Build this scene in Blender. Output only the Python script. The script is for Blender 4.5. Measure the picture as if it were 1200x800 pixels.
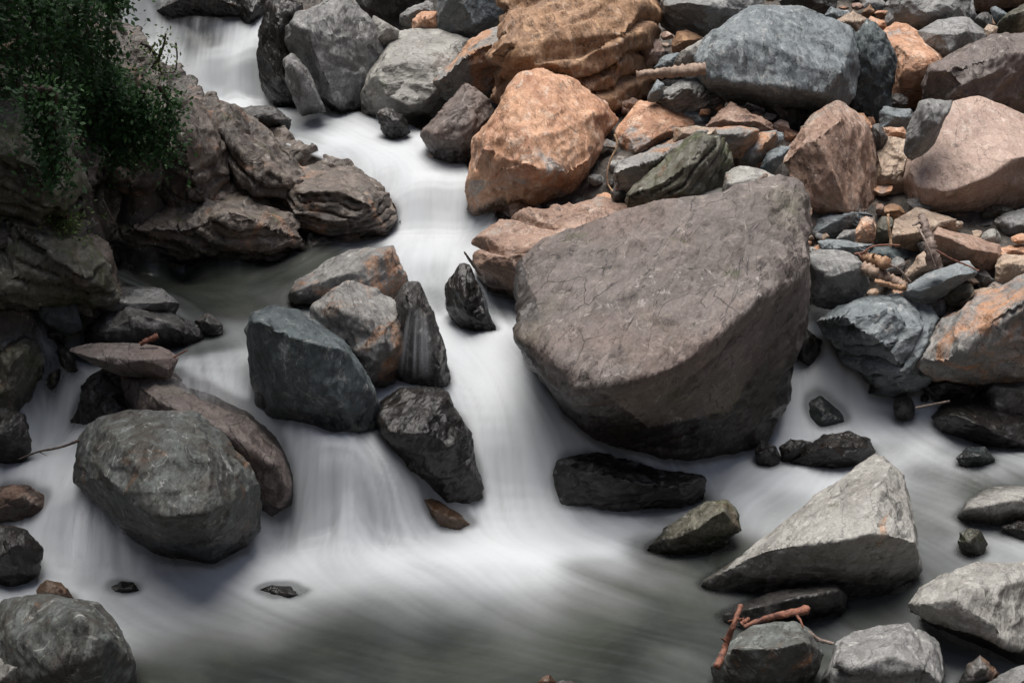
import bpy, bmesh, math, random
import numpy as np
from mathutils import Vector

# ------------------------------------------------------------------ camera, light, exposure
for o in list(bpy.data.objects): bpy.data.objects.remove(o)
SC = bpy.context.scene
COL = SC.collection
CAM_H, PITCH, FPX = 3.2, math.radians(22.0), 1667.0
cam = bpy.data.cameras.new('camera'); camo = bpy.data.objects.new('camera', cam); COL.objects.link(camo)
camo.location = (0, 0, CAM_H); camo.rotation_euler = (math.pi/2-PITCH, 0, 0)
cam.lens = 50.0; cam.sensor_width = 36.0; cam.clip_start = 0.05; cam.clip_end = 400
SC.camera = camo

SUN_DIR = Vector((-0.10, 0.10, 1.0)).normalized()      # towards the sun
sun = bpy.data.lights.new('sun', 'SUN'); suno = bpy.data.objects.new('sun', sun); COL.objects.link(suno)
sun.energy = 3.3; sun.angle = math.radians(48); sun.color = (1.0, 0.965, 0.91)
suno.rotation_euler = (-SUN_DIR).to_track_quat('-Z', 'Y').to_euler()
world = bpy.data.worlds.new('World'); SC.world = world; world.use_nodes = True
wn = world.node_tree; bg = wn.nodes['Background']
sky = wn.nodes.new('ShaderNodeTexSky'); sky.sky_type = 'NISHITA'; sky.sun_disc = False
sky.sun_elevation = math.asin(SUN_DIR.z); sky.sun_rotation = math.atan2(SUN_DIR.x, SUN_DIR.y)
sky.air_density = 1.0; sky.dust_density = 3.5; sky.ozone_density = 1.0
wn.links.new(sky.outputs[0], bg.inputs[0]); bg.inputs[1].default_value = 0.065
SC.view_settings.view_transform = 'Standard'; SC.view_settings.look = 'None'
SC.view_settings.exposure = 0.8; SC.view_settings.gamma = 1.0
SC.render.engine = 'CYCLES'

# ------------------------------------------------------------------ numeric helpers
RNG = random.Random(7)
CP, SP = math.cos(PITCH), math.sin(PITCH)
def at(px, py, D):
    """point of the place seen in direction (px, py) of the photograph at forward distance D"""
    a = (px-600)/FPX; b = (400-py)/FPX
    k = D/(CP+b*SP)
    return np.array([a*k, D, CAM_H+(-SP+b*CP)*k])
def dist_for(px, py, z):
    b = (400-py)/FPX
    return (CAM_H-z)*(CP+b*SP)/(SP-b*CP)
def atz(px, py, z): return at(px, py, dist_for(px, py, z))
def project(x, y, z):
    zz = z-CAM_H
    f = y*CP-zz*SP; u = y*SP+zz*CP
    return 600+FPX*x/f, 400-FPX*u/f

def _h(ix, iy, iz, s):
    with np.errstate(over='ignore'):
        h = (ix.astype(np.uint32)*np.uint32(374761393)+iy.astype(np.uint32)*np.uint32(668265263)
             + iz.astype(np.uint32)*np.uint32(2147483647)+np.uint32((s*1274126177+12345) & 0xffffffff))
        h = (h ^ (h >> np.uint32(13)))*np.uint32(1274126177)
        h = (h ^ (h >> np.uint32(16)))*np.uint32(2246822519)
        h = h ^ (h >> np.uint32(15))
    return (h & np.uint32(0xffffff)).astype(np.float32)/np.float32(0xffffff)
def vnoise(P, s=0):
    """value noise in -1..1"""
    P = P.astype(np.float32); I = np.floor(P); F = P-I; I = I.astype(np.int64)
    F = F*F*F*(F*(F*6-15)+10)
    r = 0
    for a in (0, 1):
        for b in (0, 1):
            for c in (0, 1):
                w = (F[:, 0] if a else 1-F[:, 0])*(F[:, 1] if b else 1-F[:, 1])*(F[:, 2] if c else 1-F[:, 2])
                r = r+w*_h(I[:, 0]+a, I[:, 1]+b, I[:, 2]+c, s)
    return r*2-1
def fbm(P, octv=4, s=0, gain=0.5):
    r = 0; a = 1.0; t = 0
    for k in range(octv):
        r = r+a*vnoise(P*(2.03**k)+k*17.3, s+k*13); t += a; a *= gain
    return r/t
def chips(P, s=0, soft=.10):
    """broken-stone steps: a tilted facet of random height for every Voronoi cell"""
    P = P.astype(np.float32); I = np.floor(P).astype(np.int64)
    best = np.full(len(P), 9.0, np.float32); val = np.zeros(len(P), np.float32); best2 = best.copy(); val2 = val.copy()
    for a in (-1, 0, 1):
        for b in (-1, 0, 1):
            for c in (-1, 0, 1):
                J = I+np.array([a, b, c])
                jx, jy, jz = J[:, 0], J[:, 1], J[:, 2]
                C = np.stack([jx+_h(jx, jy, jz, s+1), jy+_h(jx, jy, jz, s+2), jz+_h(jx, jy, jz, s+3)], 1).astype(np.float32)
                d = P-C; dd = (d*d).sum(1)
                m = dd < best
                g = np.stack([_h(jx, jy, jz, s+4), _h(jx, jy, jz, s+5), _h(jx, jy, jz, s+6)], 1)-0.5
                v = (_h(jx, jy, jz, s+7)-0.5)*1.0+(d*g).sum(1)*1.3
                m2 = (dd < best2) & ~m
                best2 = np.where(m, best, np.where(m2, dd, best2)); val2 = np.where(m, val, np.where(m2, v, val2))
                best = np.where(m, dd, best); val = np.where(m, v, val)
    t = np.clip((np.sqrt(best2)-np.sqrt(best))/soft, 0, 1); t = .5+.5*t*t*(3-2*t)
    return val*t+val2*(1-t)

def facets(P, s=0, tilt=1.0):
    """continuous broken facets: the lowest of many tilted planes, meeting in crisp ridges"""
    P = P.astype(np.float32); I = np.floor(P).astype(np.int64)
    out = np.full(len(P), 99.0, np.float32)
    for a in (-1, 0, 1):
        for b in (-1, 0, 1):
            for c in (-1, 0, 1):
                J = I+np.array([a, b, c]); jx, jy, jz = J[:, 0], J[:, 1], J[:, 2]
                C = np.stack([jx+_h(jx, jy, jz, s+1), jy+_h(jx, jy, jz, s+2), jz+_h(jx, jy, jz, s+3)], 1).astype(np.float32)
                d = P-C
                g = np.stack([_h(jx, jy, jz, s+4), _h(jx, jy, jz, s+5), _h(jx, jy, jz, s+6)], 1)-0.5
                out = np.minimum(out, (d*d).sum(1)*.62+(d*g).sum(1)*1.25*tilt+_h(jx, jy, jz, s+7)*.3)
    return out-.25

# ------------------------------------------------------------------ one height surface: water levels, bank, left cliff
WATER = [  # px, py, level, foam, flow direction in the picture
 (150,800,0,.02,1,.08),(300,800,0,.02,1,.08),(500,800,0,.02,1,.08),(700,800,0,.03,1,.08),(850,800,0,.06,1,.08),
 (-50,860,0,.1,1,.08),(600,900,0,.1,1,.08),(1250,900,0,.2,1,.08),
 (250,745,0,.13,1,.08),(400,745,0,.02,1,.08),(550,750,0,.03,1,.08),(700,750,0,.04,1,.08),(820,740,0,.12,1,.08),
 (180,720,0,.6,1,.4),(300,712,0,.55,1,.35),(400,712,0,.3,1,.4),(500,708,0,.28,1,.5),(600,712,0,.32,.6,.6),(700,705,0,.22,1,.3),(790,700,0,.14,1,.2),
 (120,690,0,.8,1,.3),(220,685,0,.85,1,.3),(320,680,0,.72,1,.4),(400,678,0,.62,1,.5),(500,675,0,.7,.6,.7),(600,680,0,.72,.3,.8),(700,670,0,.42,.8,.5),(780,670,0,.22,1,.3),(830,690,0,.15,1,.2),
 (160,655,.02,.9,1,.4),(260,655,0,.9,1,.4),(350,650,0,.95,1,.5),(450,650,0,.92,1,.5),(540,645,0,.95,.5,.7),(620,645,0,1,.5,.6),(700,635,0,.85,1,.4),(770,640,0,.35,1,.3),
 (340,618,.04,.75,1,.6),(390,615,.08,.9,.7,.9),(440,620,.05,.9,.7,.9),(500,610,.02,.9,.8,.6),(570,605,0,.95,.3,.9),(640,605,0,1,.4,.8),(720,605,0,.9,1,.3),(780,600,.0,.45,1,.2),(830,590,.01,.35,1,.1),
 (400,590,.2,.9,.6,1),(440,590,.16,.8,.7,1),(480,590,.12,.85,.8,1),
 (380,550,.33,.85,.7,1),(420,545,.34,.85,.7,1),(470,565,.22,.7,.9,.9),
 (350,510,.43,.85,1,.9),(390,505,.43,.95,.9,1),(430,520,.38,.8,1,.9),
 (280,470,.5,.85,1,.6),(330,480,.49,.95,1,.6),(400,500,.45,.9,1,.6),(250,460,.53,.8,1,.5),
 (215,436,.60,.5,.3,.8),(250,434,.60,.45,.3,.9),(290,436,.60,.4,.4,.9),(215,444,.57,.85,.1,1),(255,444,.57,.9,.1,1),(285,450,.55,.85,.3,1),
 (240,410,.62,.2,.4,.8),(280,400,.62,.3,.3,.9),(230,390,.62,.2,.6,.6),(270,360,.63,.06,.4,.7),(230,335,.63,.02,.8,.2),(150,325,.63,.01,1,0),(330,330,.63,.12,-.3,.7),(300,300,.63,.06,-1,.3),(380,300,.64,.12,-1,.3),(430,290,.65,.4,-1,.3),
 (100,400,.62,.06,-1,.3),(70,405,.62,.08,-.6,.6),
 (60,425,.6,.2,-.2,1),(85,430,.59,.45,-.2,1),(50,450,.5,.6,-.3,1),(90,460,.46,.75,-.4,1),(60,480,.38,.9,-.3,1),(40,510,.31,.9,-.4,.8),(75,520,.3,.85,.2,.8),(10,530,.29,.85,-.8,.4),
 (30,550,.28,.85,.3,.5),(70,560,.28,.85,.8,.4),(-40,560,.28,.7,.8,.3),
 (110,575,.27,.6,.4,1),(80,585,.25,.75,.0,1),(150,590,.24,.5,.7,1),(60,610,.17,.8,-.1,1),(100,620,.14,.55,.05,1),(140,625,.14,.5,.4,1),(175,640,.07,.5,.8,1),(55,650,.06,.9,0,1),(110,655,.04,.75,.1,1),(20,680,.0,.8,.3,.6),(60,675,0,.8,.3,.6),
 (430,445,.5,.75,.4,.9),(410,500,.45,.8,1,.5),(460,452,.48,.9,.4,.9),(500,448,.49,.85,.5,.9),(560,445,.46,.95,.6,.9),(600,440,.47,.9,.5,.9),(550,410,.52,.95,.4,.9),(600,390,.53,.85,0,1),(530,390,.54,.9,.4,.9),(585,350,.57,.6,.2,1),
 (600,480,.38,.9,.5,1),(640,500,.3,.85,.8,.8),(680,525,.2,.8,1,.6),(590,520,.26,.9,.3,1),(620,545,.17,.85,.3,1),(590,560,.12,.85,.1,1),(640,570,.08,.8,.3,1),(740,560,.1,.7,1,.6),(700,590,.03,.6,1,.5),(770,585,.02,.5,1,.4),(820,560,.05,.8,1,.2),
 (500,350,.59,.55,.2,1),(500,320,.62,.7,.1,1),(540,290,.66,.8,.1,1),(500,290,.66,.9,0,1),(470,285,.66,.8,-.3,.9),
 (480,270,.68,.9,0,1),(520,268,.69,.95,0,1),(550,265,.7,.9,0,1),(480,245,.78,.9,0,1),(520,240,.8,.9,0,1),(475,225,.86,.9,0,1),(510,222,.88,.9,.1,1),(545,222,.88,.8,.1,1),
 (450,200,.92,.85,.7,.8),(500,200,.93,1,.5,.9),(540,205,.92,.8,.3,.9),(400,185,.96,.7,1,.5),(450,175,.98,.95,.8,.6),(500,180,.97,.85,.5,.8),(360,165,1.0,.6,1,.4),(400,160,1.01,.95,.9,.5),(450,155,1.02,.95,.8,.6),
 (370,140,1.04,.7,1,.4),(420,138,1.05,.85,.9,.6),(330,125,1.07,.9,1,.2),(380,122,1.07,.9,1,.4),(260,128,1.06,.95,1,.2),(290,118,1.08,1,.8,.2),(330,145,1.03,.6,1,.4),
 (220,112,1.11,.9,.1,1),(260,108,1.12,.85,.1,1),(295,108,1.12,.7,.1,1),(230,90,1.22,1,.1,1),(270,85,1.25,.95,.2,1),(295,80,1.28,.8,.1,1),
 (210,65,1.34,1,.1,1),(250,66,1.345,.85,.2,1),(280,55,1.4,1,0,1),(220,50,1.42,.3,0,1),(250,50,1.42,.25,.2,1),(200,35,1.49,.75,0,1),(165,62,1.355,.9,.1,1),(160,40,1.46,.85,.1,1),(190,85,1.24,.9,.2,1),(205,105,1.14,.9,.2,1),(235,30,1.52,.22,0,1),(290,35,1.5,1,-.1,1),(265,28,1.53,.8,.5,.9),
 (180,20,1.57,.8,.3,1),(230,18,1.58,.7,.1,1),(290,20,1.57,.9,-.2,1),(230,12,1.61,.5,0,1),(180,8,1.63,.4,.2,1),(180,0,1.68,.3,.2,1),
 (945,372,.5,.9,0,1),(970,385,.49,.95,.4,.9),(960,400,.45,1,0,1),(1000,410,.42,.9,.5,1),(930,410,.4,1,-.3,1),(1020,440,.33,.95,.5,1),(970,440,.33,.95,.1,1),(925,440,.33,.95,0,1),
 (910,470,.24,1,-.2,1),(980,470,.22,1,.1,1),(1030,470,.22,1,.6,.8),(890,500,.14,.95,-.2,1),(950,500,.14,.95,.1,1),(1020,500,.15,1,.6,.7),(1070,490,.17,.9,.8,.4),(1090,515,.14,.9,.9,.4),
 (880,530,.08,.85,-.5,.6),(850,545,.06,.8,-1,.3),(900,555,.06,.85,-1,.3),(940,560,.06,.8,-.9,.4),(1040,530,.1,.6,.8,.5),(1110,530,.12,.6,1,.2),(1160,545,.12,.45,1,.2),(1220,540,.12,.6,1,.2),
 (860,580,.03,.85,-1,.1),(920,590,.03,.5,-1,.2),(790,575,.02,.7,-1,.1),(1090,560,.07,.3,1,.2),(1150,575,.07,.15,1,.2),(1210,570,.07,.2,1,.2),(1080,590,.05,.3,1,.3),(1090,625,.02,.25,.6,.4),(1140,610,.04,.35,1,.3),(1190,620,.04,.4,1,.3),
 (1100,660,0,.2,.4,.8),(1150,640,.02,.45,1,.3),(1220,645,.02,.5,1,.3),(1060,690,0,.15,-.6,.7),(1000,700,0,.08,-1,.2),(1030,720,0,.25,.6,.5),(1090,735,0,.3,.8,.6),(1140,770,0,.4,.8,.5),(960,730,0,.2,.8,.4),(830,780,0,.3,.5,.3),(850,650,0,.12,-1,.4),(1150,700,0,.3,.8,.6)]
BANK = [(950,300,.76),(1060,300,.83),(1190,300,.86),(1000,200,1.11),(1190,250,.95),(900,200,1.19),(800,200,1.19),(700,205,1.08),(620,225,.95),(560,180,.98),
 (600,120,1.2),(520,130,1.1),(700,130,1.3),(800,120,1.33),(1000,110,1.39),(1190,130,1.32),(1100,60,1.49),(900,60,1.50),(500,50,1.42),(400,80,1.22),(420,112,1.09),(330,60,1.38),(700,0,1.70),(500,0,1.68),(350,0,1.66),(1000,0,1.71),(1190,0,1.74),
 (1060,345,.66),(1190,330,.74),(1190,420,.46),(980,345,.58),(1110,440,.34),(1190,472,.24),(1260,480,.25),(800,300,.8),(650,300,.68),(700,400,.45),(850,400,.5),(900,330,.62),(590,290,.72),(800,470,.25),(330,110,1.1)]
CLIFF = [(450,262,.70),(425,272,.67),(350,292,.66),(300,293,.66),(200,305,.67),(130,315,.67),(95,335,.67),(50,350,.67),(0,368,.67),(-60,400,.7),
 (440,240,.76),(400,245,.78),(400,212,.85),(430,222,.82),(330,180,1.0),(330,235,.86),(360,250,.78),(300,260,.78),(250,250,.9),(250,180,1.12),(290,160,1.08),(236,140,1.16),(200,112,1.30),
 (150,270,.78),(140,240,.98),(180,200,1.16),(150,150,1.42),(180,100,1.41),(150,60,1.56),(125,20,1.74),(105,-20,1.94),(95,80,1.68),(100,200,1.25),
 (50,305,.86),(100,310,.80),(50,270,1.1),(0,325,.84),(50,200,1.42),(50,100,1.7),(0,250,1.32),(0,130,1.65),(60,20,1.95),(0,20,2.1),(-80,380,.95),(-80,200,1.5),(-80,0,2.2),
 (0,420,.66),(15,440,.6),(5,480,.42),(-50,520,.35),(-60,640,.15),(-60,740,.1)]
WORLD = [(-4.2,7.5,3.2),(-4.2,5.5,2.9),(-3.4,4.6,1.6),(-4.5,9.5,3.6),(-3.2,9.2,2.5),(-6,7,4.6),(-6,4,4.2),(-3.6,3.2,.9),(-2.6,10.2,1.9),(-3.2,10.8,2.3),(-6,12,5.2),
 (-2.2,10.6,1.72),(-2.6,12,2.1),(-2,12.5,2.3),(0,12,2.7),(3,12,2.9),(6,12,4),(5,9,2.2),(4.5,7.5,1.3),(4.2,6,.5),(4.5,4.5,.5),(3.5,3.5,.2),(0,2.4,-.3),(-2,2.6,-.2),(6,6,1.6),(6,3,1.6),(-3.2,1.5,.6),(0,0,.2),(3,0,.5),(0,-2,1.2),(-5,-2,4),(5,-2,3),(0,-6,6.5),(-7,-6,9),(7,-6,8),(0,-11,11),(-10,-12,13),(10,-12,12),(-9,1,7),(9,1,5.5),  # points behind the camera: unseen hill added to block front sky light
 (0,17,5.2),(-5,17,7),(5,17,6.5),(9,12,6),(-9,12,8),(9,5,4),(-9,5,7)]
_p = []
for t in WATER: _p.append(atz(t[0], t[1], t[2]))
NW = len(_p)
for t in BANK+CLIFF: _p.append(atz(*t))
for t in WORLD: _p.append(np.array(t, float))
_p = np.array(_p)
def _ker(d2): return np.sqrt(d2+0.06**2)
_A = _ker(((_p[:, None, :2]-_p[None, :, :2])**2).sum(2))+np.eye(len(_p))*(-0.004)
_w = np.linalg.solve(_A, _p[:, 2]-1.0)
def surf(x, y):
    x = np.asarray(x, float); y = np.asarray(y, float); sh = x.shape
    x = x.ravel(); y = y.ravel(); out = np.zeros(len(x))
    for a in range(0, len(x), 40000):
        d2 = (x[a:a+40000, None]-_p[None, :, 0])**2+(y[a:a+40000, None]-_p[None, :, 1])**2
        out[a:a+40000] = _ker(d2)@_w
    return (out+1.0).reshape(sh)
_D = np.arange(3.6, 16, 0.02)
def hit(px, py):
    a = (px-600)/FPX; b = (400-py)/FPX; k = _D/(CP+b*SP)
    z = CAM_H+(-SP+b*CP)*k
    s = surf(a*k, _D); i = np.argmax(z < s)
    return float(_D[i]) if (z < s).any() else 11.0

# ------------------------------------------------------------------ object helpers
def mesh_obj(name, V, F, mat, parent=None, smooth=True, loc=None):
    m = bpy.data.meshes.new(name)
    V = np.asarray(V, np.float32)
    if isinstance(F, np.ndarray):
        n = F.shape[1]
        m.vertices.add(len(V)); m.vertices.foreach_set('co', V.ravel())
        m.loops.add(F.size); m.loops.foreach_set('vertex_index', F.astype(np.int32).ravel())
        m.polygons.add(len(F)); m.polygons.foreach_set('loop_start', np.arange(0, F.size, n, dtype=np.int32))
        m.polygons.foreach_set('loop_total', np.full(len(F), n, np.int32))
    else:
        m.from_pydata([tuple(v) for v in V], [], F)
    m.update(calc_edges=True)
    m.polygons.foreach_set('use_smooth', np.full(len(m.polygons), smooth))
    m.materials.append(mat)
    o = bpy.data.objects.new(name, m); COL.objects.link(o)
    if loc is not None: o.location = loc
    if parent: o.parent = parent
    return o
def attr(o, name, arr):
    a = o.data.attributes.new(name, 'FLOAT', 'POINT'); a.data.foreach_set('value', np.asarray(arr, np.float32))
def tag(o, label=None, cat=None, group=None, kind=None):
    if label: o['label'] = label
    if cat: o['category'] = cat
    if group: o['group'] = group
    if kind: o['kind'] = kind
    return o
def empty(name, loc):
    o = bpy.data.objects.new(name, None); COL.objects.link(o); o.location = loc; o.empty_display_size = .05
    return o
def grid_faces(nx, ny, mask=None):
    i = np.arange(nx-1)[None, :]+np.arange(ny-1)[:, None]*nx
    F = np.stack([i, i+1, i+nx+1, i+nx], -1).reshape(-1, 4)
    if mask is not None:
        F = F[mask.ravel()[F].any(1)]
    return F
def compact(V, F, *arrs):
    used = np.zeros(len(V), bool); used[F.ravel()] = True
    idx = np.cumsum(used)-1
    return (V[used], idx[F])+tuple(a[used] for a in arrs)

# ------------------------------------------------------------------ materials
class NT:
    def __init__(s, name):
        s.m = bpy.data.materials.new(name); s.m.use_nodes = True; s.t = s.m.node_tree; s.t.nodes.clear()
    def n(s, typ, **kw):
        nd = s.t.nodes.new(typ)
        for k, v in kw.items(): setattr(nd, k, v)
        return nd
    def link(s, a, b): s.t.links.new(a, b)
    def noise(s, vec, scale, detail=5, rough=.6, dist=0):
        nd = s.n('ShaderNodeTexNoise'); nd.inputs['Scale'].default_value = scale; nd.inputs['Detail'].default_value = detail
        nd.inputs['Roughness'].default_value = rough; nd.inputs['Distortion'].default_value = dist
        s.link(vec, nd.inputs['Vector']); return nd.outputs['Fac']
    def ramp(s, fac, a, b, ca=0.0, cb=1.0):
        nd = s.n('ShaderNodeMapRange'); nd.inputs[1].default_value = a; nd.inputs[2].default_value = b
        nd.inputs[3].default_value = ca; nd.inputs[4].default_value = cb; nd.interpolation_type = 'SMOOTHSTEP'
        s.link(fac, nd.inputs[0]); return nd.outputs[0]
    def mix(s, fac, a, b, mode='MIX'):
        nd = s.n('ShaderNodeMix', data_type='RGBA', blend_type=mode)
        for src, sock in ((fac, nd.inputs[0]), (a, nd.inputs[6]), (b, nd.inputs[7])):
            if isinstance(src, (int, float)): sock.default_value = src
            elif isinstance(src, tuple): sock.default_value = src+(1,) if len(src) == 3 else src
            else: s.link(src, sock)
        return nd.outputs[2]
    def math(s, op, a, b=None, clamp=False):
        nd = s.n('ShaderNodeMath', operation=op, use_clamp=clamp)
        for src, sock in ((a, nd.inputs[0]), (b, nd.inputs[1])):
            if src is None: continue
            if isinstance(src, (int, float)): sock.default_value = src
            else: s.link(src, sock)
        return nd.outputs[0]
    def bump(s, h, strength, dist, normal=None):
        nd = s.n('ShaderNodeBump'); nd.inputs['Strength'].default_value = strength; nd.inputs['Distance'].default_value = dist
        s.link(h, nd.inputs['Height'])
        if normal: s.link(normal, nd.inputs['Normal'])
        return nd.outputs[0]

def rock_material(name, base, dark, light, stain=(.36,.17,.08), stain_lo=.6, moss=0.0, rough=.72, vein=.35, bed=(14, 3, 30), contrast=1.0, wetspec=.5, scale=1.0, crack=.55):
    k = NT(name)
    tc = k.n('ShaderNodeTexCoord'); oi = k.n('ShaderNodeObjectInfo')
    off = k.n('ShaderNodeVectorMath', operation='ADD'); k.link(tc.outputs['Object'], off.inputs[0])
    sc = k.n('ShaderNodeVectorMath', operation='SCALE'); k.link(oi.outputs['Random'], sc.inputs['Scale']); sc.inputs[0].default_value = (37, 51, 23)
    k.link(sc.outputs[0], off.inputs[1]); v = off.outputs[0]
    # tilted bedding coordinates
    mp = k.n('ShaderNodeMapping'); mp.inputs['Rotation'].default_value = (.5, .35, .2); mp.inputs['Scale'].default_value = (bed[0]/14, bed[1]/3, bed[2]/14)
    rv = k.n('ShaderNodeVectorRotate', rotation_type='EULER_XYZ'); k.link(v, rv.inputs[0])
    rr = k.n('ShaderNodeVectorMath', operation='SCALE'); k.link(oi.outputs['Random'], rr.inputs['Scale']); rr.inputs[0].default_value = (1.3, 2.1, 5.0)
    k.link(rr.outputs[0], rv.inputs['Rotation']); k.link(rv.outputs[0], mp.inputs[0])
    n1 = k.noise(v, 3.2*scale, 6, .62, .6); n2 = k.noise(v, 14*scale, 8, .68, .3); n3 = k.noise(v, 90, 4, .7)
    nb = k.noise(mp.outputs[0], 9, 6, .65, .8)
    c = k.mix(k.ramp(n1, .33, .68), dark, base)
    c = k.mix(k.ramp(n2, .48, .75), c, light)
    c = k.mix(k.math('MULTIPLY', k.ramp(nb, .52, .75), .5), c, light)
    c = k.mix(k.math('MULTIPLY', k.ramp(nb, .48, .3), .45), c, dark)
    # rust stains
    ns = k.noise(v, 2.3*scale, 6, .65, 1.2); ns2 = k.noise(v, 22, 4, .6)
    st = k.math('MULTIPLY', k.ramp(ns, stain_lo, stain_lo+.12), k.ramp(ns2, .3, .6, .55, 1.0))
    c = k.mix(st, c, stain)
    # pale veins, hairline cracks
    nv = k.noise(v, 2.6, 3, .5, 2.0)
    ve = k.math('ABSOLUTE', k.math('SUBTRACT', nv, .5))
    veinm = k.math('MULTIPLY', k.ramp(ve, .012, .002), k.math('MULTIPLY', k.ramp(n2, .45, .6), vein))
    c = k.mix(veinm, c, (.52, .50, .47))
    nc = k.noise(mp.outputs[0], 2.1, 5, .55, 1.0)
    cr = k.ramp(k.math('ABSOLUTE', k.math('SUBTRACT', nc, .47)), .008, .0)
    c = k.mix(k.math('MULTIPLY', cr, crack), c, (.02, .018, .017))
    if crack > .6:                               # longer fracture lines crossing the faces
        wc = k.n('ShaderNodeTexVoronoi', feature='DISTANCE_TO_EDGE'); wc.inputs['Scale'].default_value = 1.9
        wd = k.n('ShaderNodeTexNoise'); wd.inputs['Scale'].default_value = 5; wd.inputs['Detail'].default_value = 5; k.link(v, wd.inputs['Vector'])
        wm = k.n('ShaderNodeVectorMath', operation='MULTIPLY_ADD'); k.link(wd.outputs['Color'], wm.inputs[0]); wm.inputs[1].default_value = (.22, .22, .22); k.link(mp.outputs[0], wm.inputs[2])
        k.link(wm.outputs[0], wc.inputs['Vector'])
        lc = k.math('MULTIPLY', k.ramp(wc.outputs['Distance'], .012, .002), k.ramp(n1, .42, .55))
        c = k.mix(k.math('MULTIPLY', lc, .8), c, (.018, .015, .014)); cr = k.math('MAXIMUM', cr, lc)
        # broad reddish and olive weathering
        c = k.mix(k.math('MULTIPLY', k.ramp(k.noise(v, 1.3, 4, .6, .8), .45, .65), .32), c, (.19, .125, .105))
        c = k.mix(k.math('MULTIPLY', k.ramp(k.noise(v, 1.7, 5, .65, .5), .52, .7), .4), c, (.12, .115, .08))
    # grain
    c = k.mix(.75, c, k.mix(k.ramp(n3, .25, .75), (.62, .62, .62), (1.25, 1.25, 1.25)), 'MULTIPLY')
    if moss > 0:
        nm = k.noise(v, 5, 6, .7)
        c = k.mix(k.math('MULTIPLY', k.ramp(nm, .62-.2*moss, .75-.2*moss), .75), c, (.045, .055, .014))
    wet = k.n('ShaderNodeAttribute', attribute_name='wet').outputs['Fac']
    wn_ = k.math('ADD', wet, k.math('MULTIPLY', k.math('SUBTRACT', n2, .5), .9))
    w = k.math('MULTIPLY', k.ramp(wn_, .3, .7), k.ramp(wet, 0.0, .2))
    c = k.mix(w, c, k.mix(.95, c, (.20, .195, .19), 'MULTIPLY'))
    p = k.n('ShaderNodeBsdfPrincipled'); k.link(c, p.inputs['Base Color'])
    rg = k.ramp(n2, .3, .7, rough-.12, min(1, rough+.12))
    mr = k.n('ShaderNodeMix', data_type='FLOAT'); k.link(w, mr.inputs[0]); k.link(rg, mr.inputs[2]); mr.inputs[3].default_value = .38
    k.link(mr.outputs[0], p.inputs['Roughness']); p.inputs['Specular IOR Level'].default_value = wetspec
    h1 = k.math('ADD', k.math('MULTIPLY', n2, 1.0), k.math('MULTIPLY', nb, .9))
    h1 = k.math('SUBTRACT', k.math('MULTIPLY', h1, .7), k.math('MULTIPLY', cr, .25))
    b1 = k.bump(h1, .45*contrast, .018)
    # chiselled little facets: a tilted plane for every cell
    wv = k.n('ShaderNodeTexNoise'); wv.inputs['Scale'].default_value = 12; wv.inputs['Detail'].default_value = 3; k.link(mp.outputs[0], wv.inputs['Vector'])
    for sc_, st_, dd_ in ((16, .6, .05), (42, .35, .014)):
        wa = k.n('ShaderNodeVectorMath', operation='MULTIPLY_ADD'); k.link(wv.outputs['Color'], wa.inputs[0]); wa.inputs[1].default_value = (.05, .05, .05); k.link(mp.outputs[0], wa.inputs[2])
        vo = k.n('ShaderNodeTexVoronoi'); vo.inputs['Scale'].default_value = sc_*scale; k.link(wa.outputs[0], vo.inputs['Vector'])
        sb = k.n('ShaderNodeVectorMath', operation='SUBTRACT'); k.link(wa.outputs[0], sb.inputs[0]); k.link(vo.outputs['Position'], sb.inputs[1])
        ct = k.n('ShaderNodeVectorMath', operation='SUBTRACT'); k.link(vo.outputs['Color'], ct.inputs[0]); ct.inputs[1].default_value = (.5, .5, .5)
        dt = k.n('ShaderNodeVectorMath', operation='DOT_PRODUCT'); k.link(sb.outputs[0], dt.inputs[0]); k.link(ct.outputs[0], dt.inputs[1])
        b1 = k.bump(k.math('MULTIPLY', dt.outputs['Value'], sc_), st_*min(1, contrast), dd_, b1)

    nf = k.noise(v, 60, 6, .75); b2 = k.bump(nf, .5, .006, b1)
    k.link(b2, p.inputs['Normal'])
    out = k.n('ShaderNodeOutputMaterial'); k.link(p.outputs[0], out.inputs[0])
    return k.m
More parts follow.
